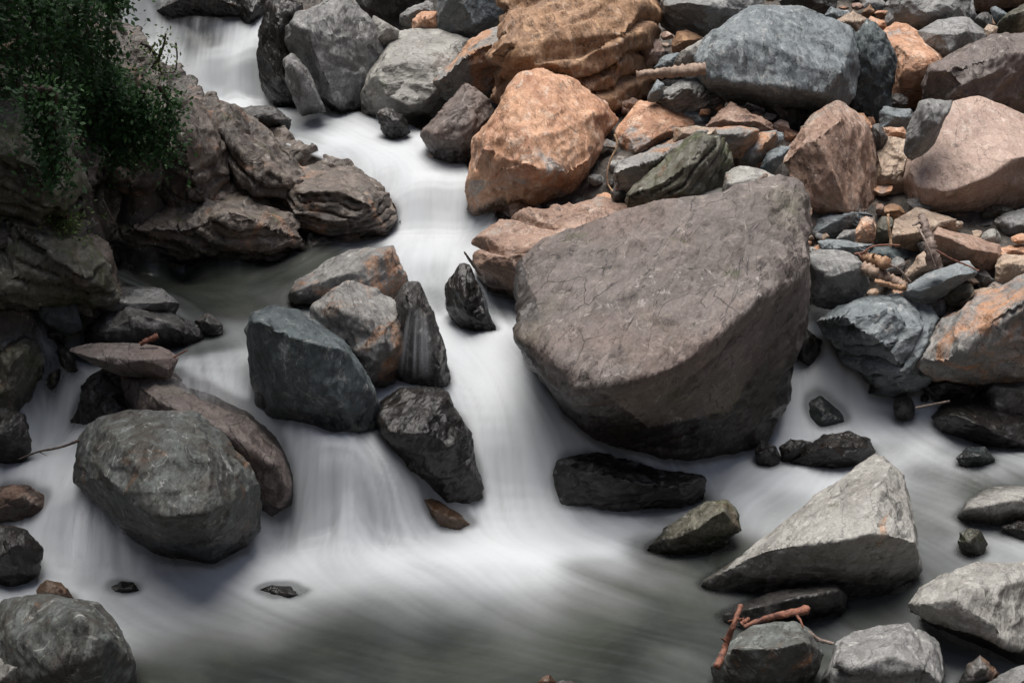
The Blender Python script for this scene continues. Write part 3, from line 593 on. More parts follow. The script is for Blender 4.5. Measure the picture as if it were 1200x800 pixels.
# --- right bank, cobbles and slabs by the driftwood
R('boulder','blue','blue grey slab behind the orange cobble at the foot of the pointed reddish boulder',S4,[(262,215),(400,190),(560,165),(628,138),(740,188),(800,205),(700,310),(500,385),(400,362),(330,340),(275,280)],[(350,320,-.1),(500,250,-.1),(640,160,.1)],D=7.05,tb=.55,group=GB)
R('stone','orange','upright orange cobble above the blue flat slab',S4,[(606,340),(650,215),(700,198),(752,222),(765,290),(742,400),(615,404)],[(690,300,-.2)],D=6.85,group=GB)
R('stone','olive','greenish stone right of the upright orange cobble',S4,[(748,260),(800,205),(850,200),(895,240),(865,300),(855,402),(750,400)],[(800,290,-.15)],D=6.87,group=GB)
R('stone','grey','small grey stone left of the upright orange cobble',S4,[(476,360),(530,300),(628,288),(618,395),(500,392)],(),D=6.85,group=GB)
R('boulder','blue','long low blue grey slab lying across in front of the upright orange cobble',S4,[(360,375),(430,362),(550,398),(745,398),(705,450),(610,475),(450,440),(380,420)],(),D=6.7,group=GB)
R('boulder','teal','dark blue grey stone behind the cut log',S4,[(665,470),(740,418),(1005,408),(1045,470),(995,515),(860,555),(780,505)],[(850,450,-.1)],D=6.7,group=GB)
R('boulder','grey','pale grey block with a flat light top left of the driftwood pile',S4,[(252,492),(330,448),(430,435),(545,440),(650,505),(682,560),(715,690),(645,770),(500,800),(350,790),(320,700),(300,590)],[(262,498,-.05),(330,560,-.12),(395,612,-.2),(470,628,-.22),(600,570,-.18),(655,530,-.1)],D=6.3,tb=.55,group=GB,chip=.8)
R('stone','tan','brown stone squeezed between the largest boulder and the pale grey block',S4,[(200,505),(290,528),(335,590),(330,720),(250,690),(205,600)],(),D=6.6,group=GB)
R('stone','brown','brown block in the dark gap right of the pointed reddish boulder',S4,[(785,180),(800,148),(860,112),(932,128),(995,200),(940,240),(870,240)],[(860,170,-.1)],D=7.1,group=GB)
R('boulder','tan','pale topped block with a dark front behind the forked root',S5,[(263,335),(290,240),(395,200),(440,153),(560,178),(722,220),(724,310),(560,350),(470,420),(350,425),(272,390)],[(268,338,-.1),(350,332,-.18),(450,315,-.2),(600,250,-.12),(715,225,-.05)],D=6.75,tb=.6,group=GB,chip=.5)
R('boulder','red','thick rust coloured slab with a pale upper edge beside the round pebble',S5,[(570,320),(600,278),(700,318),(900,368),(1022,408),(1038,470),(965,585),(900,600),(700,520),(590,460)],[(578,325,-.1),(700,372,-.16),(870,440,-.18),(1015,462,-.1)],D=6.5,tb=.5,group=GB,chip=.5)
R('stone','tan','rust mottled wedge stone under the forked root',S5,[(360,610),(450,480),(530,428),(592,470),(625,560),(540,610),(440,665),(380,655)],[(470,560,-.15)],D=6.35,group=GB)
R('boulder','blue','long grey slab sloping down left below the thick rust coloured slab',S5,[(370,695),(500,610),(740,518),(805,515),(858,600),(700,680),(600,745),(480,800),(400,795)],[(382,708,-.12),(480,730,-.18),(720,618,-.16),(845,600,-.05)],D=6.2,tb=.5,group=GB,chip=.6)
R('stone','pale','smooth round egg shaped pebble above the thick rust coloured slab',S5,[(868,375),(905,310),(960,276),(1000,272),(1050,310),(1058,370),(1010,405),(940,400)],[(970,330,-.3),(960,370,-.3)],D=6.75,group=GB,cuts=14,sharp=6,rough=.35,chip=.15)
R('boulder','grey','grey angular block at the right edge under the big pink boulder',S5,[(985,280),(1040,190),(1180,155),(1280,145),(1300,340),(1100,370),(1040,340)],[(1060,230,-.1)],D=6.95,group=GB)
R('stone','olive','shaded grey stone in the hollow under the big pink boulder',S5,[(905,195),(970,118),(1120,138),(1138,180),(1020,215),(960,230)],(),D=7.1,group=GB)
R('stone','dark','flat dark stone in the hollow above the egg shaped pebble',S5,[(855,265),(990,228),(995,285),(890,300)],(),D=7.0,group=GB)
R('stone','orange','flat bright orange stone at the right edge above the tan block',S5,[(1025,430),(1100,403),(1260,405),(1270,480),(1100,485),(1038,470)],(),D=6.6,group=GB)
R('boulder','tan','tan rounded block at the right edge beside the thick rust coloured slab',S5,[(1005,560),(1015,500),(1060,468),(1260,475),(1280,640),(1080,675),(1020,655)],[(1100,530,-.15)],D=6.35,group=GB)
R('stone','olive','brown rounded stone in the dark below the long grey slab',S5,[(645,745),(740,676),(835,678),(855,740),(790,800),(680,805)],(),D=6.3,group=GB)
R('stone','dark','dark jagged stone right of the long grey slab',S5,[(845,600),(930,586),(1035,690),(980,710),(900,690)],(),D=6.4,group=GB)
R('stone','tan','small flat buff stone behind the large right edge slab',S5,[(800,790),(850,718),(985,698),(1000,730),(900,800)],(),D=6.3,group=GB)
R('boulder','blue','rounded grey boulder with slanting pale ribs right of the side cascade',P6,
  [(470,335),(540,290),(620,247),(710,233),(800,248),(860,278),(905,310),(885,380),(855,430),(880,520),(760,548),(680,545),(620,460),(560,395),(500,365)],
  [(560,310,-.05),(700,300,-.14),(700,400,-.24),(790,520,-.2),(620,360,-.16),(840,360,-.12)],D=6.5,fix=True,tb=.5,group=GB,strata=.9)
R('boulder','mixed','big wedge boulder with a pink grey top and dark brown underside at the right edge',P6,
  [(838,440),(890,350),(905,308),(1050,240),(1199,170),(1290,140),(1310,520),(1150,535),(1000,520),(880,505),(850,475)],
  [(846,458,-.1),(920,458,-.2),(1000,410,-.22),(1090,325,-.2),(1199,262,-.18),(1290,220,-.12)],D=5.9,tb=.45,bb=.12,group=GB)
R('stone','wet','wet black rock splitting the side cascade beside the largest boulder',P6,[(378,375),(400,343),(440,358),(488,395),(480,440),(452,485),(400,435)],[(430,400,-.2)],D=6.5,group=GS,wetall=.8)
R('boulder','wet','dark shaded rock under the right end of the largest boulder',P6,[(295,500),(330,475),(352,520),(350,560),(310,575),(270,560)],(),D=6.1,group=GS,wetall=.6)
R('stone','wet','glistening wet red black rock under the right edge wedge boulder',P6,[(848,562),(880,520),(950,502),(985,530),(1060,560),(1040,610),(900,608)],[(920,545,-.15)],D=6.15,group=GS,wetall=1)
R('boulder','dark','dark grey block below the right edge wedge boulder',P6,[(1036,600),(1090,528),(1290,535),(1300,700),(1100,690),(1045,660)],[(1090,560,-.1),(1110,650,-.2)],D=5.85,group=GS,chip=.4)
R('boulder','wet','flat wet rock with glittering water film at the right edge of the stream',P6,[(878,665),(930,610),(1050,598),(1090,640),(1290,690),(1300,780),(1100,768),(960,725),(908,705)],[(950,660,-.05),(1100,720,-.18)],D=5.75,tb=.7,group=GS,wetall=1,rough=.8,chip=.4)
R('stone','wet','round brown stone half wrapped in foam with a stick touching it',P6,[(738,605),(755,590),(790,584),(818,612),(818,650),(780,668),(745,650)],(),group=GS,cuts=10,sharp=10,chip=.3,wetall=.5,dd=-.05)
R('stone','wet','tiny wet stone beside the round brown stone in foam',P6,[(835,592),(855,580),(868,600),(862,620),(838,615)],(),group=GS,wetall=.6)
R('boulder','teal','submerged grey rock veiled by the side cascade',P6,[(412,650),(430,605),(485,590),(560,650),(610,720),(560,750),(480,745),(430,710)],(),group=GS,dd=.12,chip=.3,wetall=.6,deep=.2)
R('stone','wet','small black stone near the foot of the largest boulder, left of a twin',P6,[(180,765),(200,735),(228,728),(245,760),(230,790),(190,790)],(),group=GS,wetall=.8)
R('stone','wet','black stone between the foot of the largest boulder and the wet reddish rock',P6,[(253,775),(275,745),(325,765),(345,805),(320,840),(265,830)],(),group=GS,wetall=.8)
R('stone','wet','flat black stone touching the left side of the wet reddish rock',P6,[(342,770),(380,740),(455,752),(460,800),(400,830),(350,805)],(),group=GS,wetall=.8)
R('boulder','wet','wet reddish brown rock in the shallows above the big pale foreground boulder',I1,[(928,540),(938,528),(965,508),(995,507),(1020,515),(1028,527),(1015,541),(975,549),(945,548)],[(970,522,-.15),(1005,524,-.1)],group=GS,wetall=.75,D=5.95)
R('stone','teal','small speckled greenish stone in the foam at the right',I1,[(1121,537),(1134,523),(1155,523),(1167,538),(1152,547),(1130,547)],(),group=GS,wetall=.5)

# --- foreground right
R('boulder','pale','big pale wedge shaped boulder with a black underside in the right foreground',P9,
  [(85,435),(200,352),(400,210),(500,138),(620,32),(680,-5),(740,8),(772,60),(792,180),(828,290),(818,330),(838,390),(822,415),(700,470),(500,482),(250,472),(100,450)],
  [(185,390,-.02),(285,335,-.1),(360,318,-.14),(440,308,-.2),(520,300,-.24),(660,272,-.26),(760,290,-.2),(808,312,-.1),(690,100,.12),(655,175,-.04)],D=4.98,tb=.62,bb=.02,thick=.35,group=GS,chip=.55,rough=.75)
R('boulder','olive','brown and black rock alone in the pool left of the big pale wedge boulder',I1,[(756,640),(775,626),(800,612),(818,592),(838,584),(853,585),(865,602),(867,618),(850,634),(815,648),(770,650)],[(820,612,-.16),(845,600,-.1),(800,628,-.14)],group=GS)
R('boulder','dark','flat dark slab just breaking the water below the big pale wedge boulder',P9,[(130,562),(260,500),(400,465),(520,443),(572,490),(562,540),(430,565),(300,600),(200,610)],[(540,470,0)],group=GS,D=4.7,tb=.8,wetall=.55,chip=.4)
R('boulder','slate','dark slate grey boulder under the red branch at the bottom',P9,[(105,740),(160,660),(220,620),(380,578),(455,620),(492,700),(455,800),(380,860),(150,860)],[(180,680,-.1),(330,680,-.2),(440,650,-.1)],D=4.32,tb=.6,group=GS,chip=.6)
R('boulder','grey','broad flat grey boulder with wrinkled reddish streaks at the bottom edge',P9,[(485,800),(510,735),(550,650),(620,618),(770,578),(855,620),(925,700),(940,755),(920,860),(700,890),(500,880)],[(560,720,-.05),(700,760,-.15),(880,760,-.15)],D=4.22,tb=.7,group=GS,strata=.5,chip=.7)
R('boulder','pale','cracked light grey boulder at the right edge near the bottom',P9,[(780,530),(850,470),(930,420),(1050,368),(1199,390),(1290,400),(1310,720),(1200,700),(1130,650),(1060,590),(940,545),(860,548),(800,552)],[(860,520,-.1),(945,503,-.14),(1060,575,-.2),(1140,660,-.2),(1110,470,-.02)],D=4.55,tb=.6,group=GS)
R('stone','mixed','small brown speckled stone between the bottom boulders at the right',P9,[(975,800),(1000,735),(1045,698),(1110,765),(1090,810),(1010,830)],[(1050,740,-.15)],D=4.25,group=GS)
R('boulder','grey','light grey rock in the bottom right corner',P9,[(1030,820),(1120,765),(1199,732),(1280,715),(1300,880),(1060,900)],(),D=4.1,tb=.6,group=GS)
R('boulder','pale','low light topped slab in the water at the right edge',P9,[(975,200),(1010,150),(1080,110),(1290,105),(1300,240),(1150,250),(1010,225)],[(1000,185,-.1),(1180,152,-.12)],D=5.3,tb=.7,group=GS,chip=.4)
R('stone','wet','flat wet stone glinting under the low light topped slab',P9,[(1120,250),(1180,228),(1290,232),(1300,295),(1180,292)],(),D=5.1,group=GS,wetall=1)
R('stone','olive','small mossy brown stone in the current right of the big pale wedge boulder',P9,[(965,300),(975,270),(1010,253),(1050,263),(1072,310),(1050,352),(1000,355)],[(1010,310,-.2)],group=GS,wetall=.4)
R('stone','orange','tip of a small orange stone at the bottom edge of the pool',I1,[(630,800),(636,793),(645,790),(652,800),(648,812),(634,812)],(),D=4.2,group=GS)
R('stone','grey','tip of a small grey stone at the bottom edge beside the orange one',I1,[(645,800),(660,796),(680,800),(690,812),(650,814)],(),D=4.2,group=GS)

# --- middle of the stream
R('boulder','wet','slanting low black rock lying below the largest boulder',I1,[(648,556),(655,540),(690,528),(760,545),(826,572),(805,583),(740,588),(690,592),(660,588)],[(690,555,-.1),(730,562,-.12),(800,574,-.1)],D=5.9,group=GS,wetall=1,deep=.3,chip=1.3,cuts=8)
R('boulder','wet','glossy black rounded boulder between the two central cascades',I1,[(438,490),(446,475),(470,463),(497,457),(518,460),(535,475),(547,495),(553,520),(563,572),(548,584),(515,566),(480,545),(445,515)],[(455,500,-.15),(495,500,-.2),(535,525,-.12),(500,540,-.15)],D=5.72,tb=.45,group=GS,wetall=.75,deep=.3)
R('boulder','teal','dark teal boulder with a lighter flat top left of the central cascade',I1,[(292,388),(297,368),(317,361),(350,367),(383,387),(402,399),(418,420),(432,442),(444,475),(430,493),(400,498),(368,488),(330,470),(302,455),(295,430)],[(297,380,-.05),(335,392,-.16),(376,408,-.22),(404,412,-.12),(400,470,-.18),(330,450,-.14)],D=5.85,tb=.5,group=GS,chip=.6,deep=.3)
R('boulder','mixed','rust spotted grey boulder behind the dark teal boulder',I1,[(364,362),(385,342),(408,332),(440,340),(475,363),(482,382),(476,412),(458,448),(435,454),(415,440),(390,410),(370,388)],[(400,360,-.1),(450,402,-.2),(430,440,-.2),(452,385,-.12)],D=6.15,tb=.45,group=GS)
R('boulder','mixed','two toned boulder with grey left slope and orange right face above the mid stream group',I1,[(338,350),(345,326),(375,310),(410,297),(460,288),(472,305),(480,328),(466,352),(440,350),(410,348),(380,352),(350,358)],[(345,342,-.1),(372,345,-.14),(415,318,-.16),(455,293,.1),(430,345,-.2)],D=6.75,tb=.6,group=GS)
R('boulder','dark','upright wedge with a thin trickle falling over it, right of the rust spotted boulder',I1,[(462,352),(478,328),(490,330),(508,368),(520,410),(526,436),(510,444),(490,442),(468,446),(460,400)],[(476,345,-.1),(500,400,-.2),(515,435,-.15)],D=6.15,group=GS,wetall=.45,deep=.2)
R('stone','wet','small shiny wet rock between the mid stream group and the brown slab',I1,[(522,335),(538,311),(548,309),(560,335),(572,362),(579,386),(560,389),(540,378),(524,358)],[(545,345,-.2)],D=6.5,group=GS,wetall=.9)

# --- left side of the stream
R('boulder','grey','light grey flat rock at the edge of the dark pool',S9,[(598,310),(650,265),(830,222),(960,213),(1150,240),(1260,330),(1200,400),(900,460),(720,430),(620,400)],[(620,310,-.05),(760,385,-.1),(1150,320,-.05)],D=6.7,tb=.7,group=GS,chip=.5,wetall=.1)
R('boulder','dark','dark broad boulder with a greyish ridge in front of the light grey flat rock',I1,[(96,394),(103,380),(117,367),(147,352),(170,357),(200,368),(238,385),(237,394),(215,409),(180,412),(130,412),(97,409)],[(150,372,-.1),(210,385,-.12),(120,390,-.14)],D=6.3,tb=.5,group=GS)
R('boulder','teal','blue black glossy boulder at the foot of the left cliff',S9,[(138,400),(160,340),(220,303),(330,298),(430,298),(520,320),(556,400),(556,470),(430,525),(300,510),(180,470)],[(280,330,-.05),(430,440,-.18),(330,410,-.15)],D=6.5,group=GS,dd=-.08,wetall=.3,chip=.5)
R('stone','dark','dull grey stone behind the blue black glossy boulder',S9,[(328,285),(370,253),(500,248),(605,310),(595,400),(540,360)],(),D=6.85,group=GS)
R('stone','dark','small dark wedge in the water below the blue black glossy boulder',S9,[(278,545),(310,488),(435,540),(425,570),(300,590)],(),group=GS,wetall=.4)
R('boulder','purple','thin flat slab with reddish top jutting left over the small left cascade',S10,[(483,66),(500,45),(620,20),(1000,18),(1180,60),(1250,110),(1180,200),(1000,205),(820,185),(740,165),(600,118)],[(600,100,-.1),(800,160,-.2),(1000,185,-.2)],D=5.85,fix=True,tb=.9,bb=.1,thick=.3,group=GS,chip=.4,rough=.6,wetall=.25)
R('boulder','wet','black rock mass holding up the thin flat slab over the left cascade',I1,[(92,520),(86,495),(98,455),(120,430),(150,432),(185,445),(190,480),(170,520),(130,540)],(),D=6.0,fix=True,tb=.2,group=GS,wetall=.5,deep=.2)
R('boulder','purple','long smooth brown rock sloping down beside the left cascade into the white water',I1,[(140,438),(175,431),(240,456),(300,482),(336,502),(352,526),(353,560),(343,586),(310,618),(270,636),(200,600),(150,520)],[(185,470,-.1),(260,505,-.16),(320,545,-.2),(335,572,-.18)],D=5.72,fix=True,tb=.5,cuts=1,group=GS,wetall=.35,chip=.6,deep=.2)
R('boulder','slate','big greenish grey boulder with an orange streak at the lower left',I1,[(90,566),(96,515),(118,491),(152,480),(230,485),(262,508),(305,567),(297,612),(242,658),(185,650),(138,620)],[(125,560,-.14),(157,590,-.24),(193,606,-.34),(240,602,-.32),(258,594,-.22),(190,512,-.02),(150,530,-.1),(245,540,-.14)],D=5.3,tb=.5,bb=.18,group=GS,chip=.6,cuts=1,weth=.5)  # taller wet band also puts the underside's shade into the tone
R('boulder','red','reddish brown wet rock at the left edge beside the fan shaped fall',I1,[(-25,590),(0,568),(12,566),(35,570),(55,584),(62,600),(42,613),(0,615),(-25,612)],[(20,582,-.1)],D=5.3,group=GS,wetall=.55)
R('boulder','wet','black angular rock at the left edge below the reddish one',I1,[(-25,640),(-10,613),(10,615),(32,622),(49,644),(41,667),(15,685),(-25,685)],[(15,640,-.1)],D=5.0,group=GS,wetall=.6)
R('stone','brown','brown stone just under the foam beside the foreground left boulders',P7,[(125,470),(165,435),(215,445),(255,500),(235,530),(150,530)],(),D=4.85,group=GS,wetall=.7)
R('stone','wet','small dark stone in the foam below the fan shaped fall',P7,[(378,465),(430,440),(470,444),(493,472),(430,495),(385,490)],(),group=GS,dd=.05,wetall=.8)
R('boulder','slate','big grey boulder filling most of the lower left corner',P7,[(-60,620),(20,515),(60,500),(180,492),(290,513),(350,538),(410,590),(478,722),(462,830),(430,890),(200,900),(-60,860)],[(275,560,-.12),(205,745,-.30),(60,640,-.06),(380,640,-.16),(330,800,-.26)],D=4.42,tb=.55,group=GS,chip=.8,cuts=2)
R('boulder','pale','pale grey boulder cut by the bottom left corner of the picture',P7,[(-80,680),(40,652),(110,695),(180,745),(255,805),(250,900),(-80,900)],[(100,740,-.1)],D=4.1,tb=.6,group=GS,chip=.5)
R('boulder','olive','black mossy rock mass at the left edge beside the small left cascade',I1,[(-40,480),(-30,400),(0,392),(25,395),(43,406),(49,428),(44,442),(34,462),(37,480),(24,498),(18,520),(-40,530)],[(10,430,-.1),(25,415,-.05),(10,480,-.1)],D=5.95,group=GS,chip=1.3)
R('stone','olive','mossy stone at the lip of the small left cascade',S10,[(398,60),(430,30),(490,60),(530,130),(535,190),(480,215),(425,160)],(),D=6.1,group=GS,wetall=.5)
R('stone','olive','mossy stone parting the small left cascade',S10,[(320,300),(335,230),(430,180),(432,250),(400,310),(350,345)],(),D=6.02,group=GS,wetall=.6)
R('boulder','wet','black rock at the left edge below the mossy mass',I1,[(-30,520),(0,478),(28,485),(36,505),(34,525),(10,540),(-30,540)],(),D=5.8,group=GS,wetall=.6)
R('stone','brown','brown rock ridge showing through the foot of the central cascade',P8,[(260,120),(300,135),(360,180),(420,210),(482,250),(440,292),(380,288),(320,220)],(),D=5.5,dd=.09,group=GS,wetall=.8,deep=.2)
R('stone','wet','smooth brown stone shimmering under the foam of the lower pool',P7,[(903,470),(950,455),(1020,460),(1085,490),(1020,515),(930,515)],(),group=GS,dd=.06,wetall=.9)
R('stone','mixed','wet rock with foam sliding over it left of the dark teal boulder',I1,[(226,376),(245,367),(262,381),(258,392),(240,395)],(),D=6.35,group=GS,wetall=.7)

GO = 'outcrops of the rocky left bank'
def OC(mat, label, out, inner, **kw):
    cx = sum(p[0] for p in out)/len(out); cy = sum(p[1] for p in out)/len(out)
    out = [(cx+(p[0]-cx)*1.1, cy+(p[1]-cy)*1.1) for p in out]
    R('outcrop', mat, label, I1, out, inner, group=GO, cat='rock outcrop', rough=1.1, dd=.04, **kw)
OC('olive','ribbed mossy outcrop at the left edge above the small left cascade',[(-60,225),(0,228),(40,242),(72,265),(100,282),(119,304),(116,330),(95,350),(60,352),(15,362),(-60,372)],[(20,262,-.08),(60,300,-.16),(95,325,-.14),(10,330,-.18)],strata=1.6,bed=(.6,-.2,.75),chip=1.3)
OC('olive','dark shadowed rock wall under the hanging greenery at the left edge',[(-70,60),(10,90),(60,130),(88,200),(80,255),(40,285),(-70,290)],[(0,170,-.1),(50,210,-.14)],strata=1.2,bed=(.5,-.2,.8),chip=1.4)
OC('cliff','steep brown rock face between the dark hollow and the bush',[(150,175),(185,130),(215,118),(252,150),(268,205),(250,255),(205,262),(175,235)],[(205,160,-.1),(225,205,-.18),(190,210,-.12)],strata=1.3,bed=(.55,-.3,.75),chip=1.3,tb=.6)
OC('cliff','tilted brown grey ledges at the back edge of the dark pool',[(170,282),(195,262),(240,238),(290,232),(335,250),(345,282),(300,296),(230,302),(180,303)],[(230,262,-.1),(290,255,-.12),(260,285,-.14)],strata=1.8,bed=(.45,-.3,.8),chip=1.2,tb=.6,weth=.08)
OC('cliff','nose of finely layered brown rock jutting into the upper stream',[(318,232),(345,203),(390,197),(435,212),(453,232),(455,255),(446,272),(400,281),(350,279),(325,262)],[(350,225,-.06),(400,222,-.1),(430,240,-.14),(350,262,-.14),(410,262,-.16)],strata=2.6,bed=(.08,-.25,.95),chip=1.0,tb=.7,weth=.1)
OC('cliff','rusty grey outcrop sloping down to the layered nose of rock',[(218,120),(250,122),(290,142),(335,176),(362,205),(350,238),(300,242),(258,225),(232,180)],[(265,160,-.06),(300,190,-.12),(280,215,-.14),(330,212,-.12)],strata=1.5,bed=(.6,-.3,.7),chip=1.3,tb=.7)
OC('cliff','broken brown rock under the tilted ledges and the steep rock face',[(120,300),(130,262),(165,240),(200,250),(240,240),(262,262),(235,292),(180,305)],[(170,270,-.1),(210,270,-.12)],strata=1.6,bed=(.5,-.3,.8),chip=1.3)

# ------------------------------------------------------------------ loose rubble filling the gaps of the right bank
def filler():
    spots = []; tries = 0
    r = random.Random(21)
    poly = [(600,250),(560,170),(500,120),(460,60),(420,-20),(1230,-25),(1230,470),(1140,470),(1060,420),(1000,370),(940,350),(930,230),(760,240)]
    pal = [('blue','blue grey'),('orange','orange'),('grey','grey'),('dark','dark'),('tan','tan'),('mixed','rust flecked'),('red','reddish')]
    while len(spots) < 230 and tries < 14000:
        tries += 1
        px, py = r.uniform(430, 1225), r.uniform(-22, 460)
        if not in_poly(np.array([px]), np.array([py]), poly)[0]: continue
        if any(in_poly(np.array([px]), np.array([py]), O)[0] for O, _l in OUTL): continue
        s = r.uniform(11, 32)*(1 if py > 60 else .85)
        if any((px-a)**2+(py-b)**2 < (.5*(s+c))**2 for a, b, c in spots): continue
        spots.append((px, py, s))
    for px, py, s in spots:
        D = hit(px, py)
        m, word = r.choice(pal)
        size = s*D/FPX
        c = at(px, py, D); n = r.randint(7, 11)
        ax = np.array([r.uniform(.8, 1.3), r.uniform(.8, 1.3), r.uniform(.5, .9)])*size*.55
        P = []
        for _ in range(n*2):
            v = np.array([r.gauss(0, 1) for _ in range(3)]); v /= np.linalg.norm(v); P.append(c+v*ax+np.array([0, 0, size*.05]))
        o = build_rock('stone', np.array(P), MAT[m], size, 4 if s < 26 else 5, cuts=3)
        place = 'in the upper' if py < 150 else 'in the middle' if py < 260 else 'in the lower'
        side = 'left' if px < 700 else 'centre' if px < 960 else 'right'
        tag(o, 'small loose %s stone wedged between the boulders %s %s of the bank' % (word, place, side), 'stone', 'loose %s stones %s %s of the bank' % (word, place, side))
filler()
def pebbles():
    r = random.Random(5)
    for i in range(16):                                     # the gravel pocket right of the largest boulder
        px, py = r.uniform(936, 968), r.uniform(266, 300)
        D = 7.1+(300-py)*.010; size = r.uniform(7, 13)*D/FPX; c = at(px, py, D)
        P = np.array([c+np.array([r.gauss(0, 1), r.gauss(0, 1), r.gauss(0, .6)])*size*.4 for _ in range(16)])
        o = build_rock('pebble', P, MAT[r.choice(['tan', 'pale', 'orange', 'grey'])], size, 3, cuts=3, sharp=20)
        tag(o, 'little pebble in the gravel pocket right of the largest boulder', 'pebble', 'pebbles right of the largest boulder')
    for i in range(14):
        px, py = r.uniform(1118, 1160), r.uniform(262, 282)
        D = 7.28+(282-py)*.010; size = r.uniform(6, 12)*D/FPX; c = at(px, py, D)
        P = np.array([c+np.array([r.gauss(0, 1), r.gauss(0, 1), r.gauss(0, .6)])*size*.4 for _ in range(16)])
        o = build_rock('pebble', P, MAT[r.choice(['grey', 'pale', 'mixed'])], size, 3, cuts=3, sharp=20)
        tag(o, 'little pebble among those behind the egg shaped pebble', 'pebble', 'pebbles behind the egg shaped pebble')
pebbles()
def farther():
    r = random.Random(77)
    spots = [(3.35, 7.6, .8), (3.6, 6.6, .7), (3.3, 8.6, .75), (3.9, 7.2, .5), (3.2, 6.0, .45), (3.0, 5.2, .5), (3.5, 5.6, .6), (2.75, 4.5, .45), (3.1, 4.2, .5), (4.2, 8.2, .8), (4.0, 9.2, .7),
             (-1.2, 11.3, .8), (0.1, 11.2, .7), (1.2, 11.0, .9), (2.3, 10.6, .7), (3.3, 9.9, .9), (0.6, 12.0, .8), (1.9, 11.8, .6), (-.5, 12.2, .7), (3.0, 11.2, .8)]
    for x, y, size in spots:
        c = np.array([x, y, float(surf(x, y))+size*.12]); P = []
        ax = np.array([r.uniform(.8, 1.3), r.uniform(.8, 1.3), r.uniform(.55, .9)])*size*.55
        for _ in range(16):
            v = np.array([r.gauss(0, 1) for _ in range(3)]); v /= np.linalg.norm(v); P.append(c+v*ax)
        m, word = r.choice([('blue', 'blue grey'), ('grey', 'grey'), ('tan', 'buff'), ('mixed', 'rust stained'), ('red', 'reddish'), ('orange', 'orange')])
        o = build_rock('boulder', np.array(P), MAT[m], size, 5, cuts=3)
        tag(o, '%s boulder farther up the bank beyond the main rock pile' % word, 'boulder', '%s boulders beyond the main rock pile' % word)
farther()

# ------------------------------------------------------------------ ground, cliff
def ground():
    xs = np.concatenate([np.linspace(-30, -6.2, 24), np.arange(-6, 6, .045), np.linspace(6.2, 30, 24)])
    ys = np.concatenate([np.linspace(-16, 2.3, 30), np.arange(2.5, 13, .045), np.linspace(13.3, 45, 30)])
    X, Y = np.meshgrid(xs, ys); Z = surf(X, Y)
    px, py = project(X, np.maximum(Y, 2.0), Z)
    inw = in_poly(px, py, WPOLY) & (Y > 2.5)
    far = np.clip((np.hypot(X, Y-7)-9)/20, 0, 1)
    P = np.stack([X, Y, Z*0], -1).reshape(-1, 3)
    n = (fbm(P*2.1, 4, 3)*.05+chips(P*6, 8)*.03).reshape(X.shape)
    m = inw.astype(float)
    for _ in range(2):
        m[1:-1, 1:-1] = (m[1:-1, 1:-1]*2+m[:-2, 1:-1]+m[2:, 1:-1]+m[1:-1, :-2]+m[1:-1, 2:])/6
    Z = Z-.07-m*.10+n+far*2.5
    V = np.stack([X, Y, Z], -1).reshape(-1, 3)
    o = mesh_obj('ground', V, grid_faces(len(xs), len(ys)), MAT['bed']); tag(o, kind='structure')
    attr(o, 'wet', np.clip(m, 0, 1).ravel())
ground()
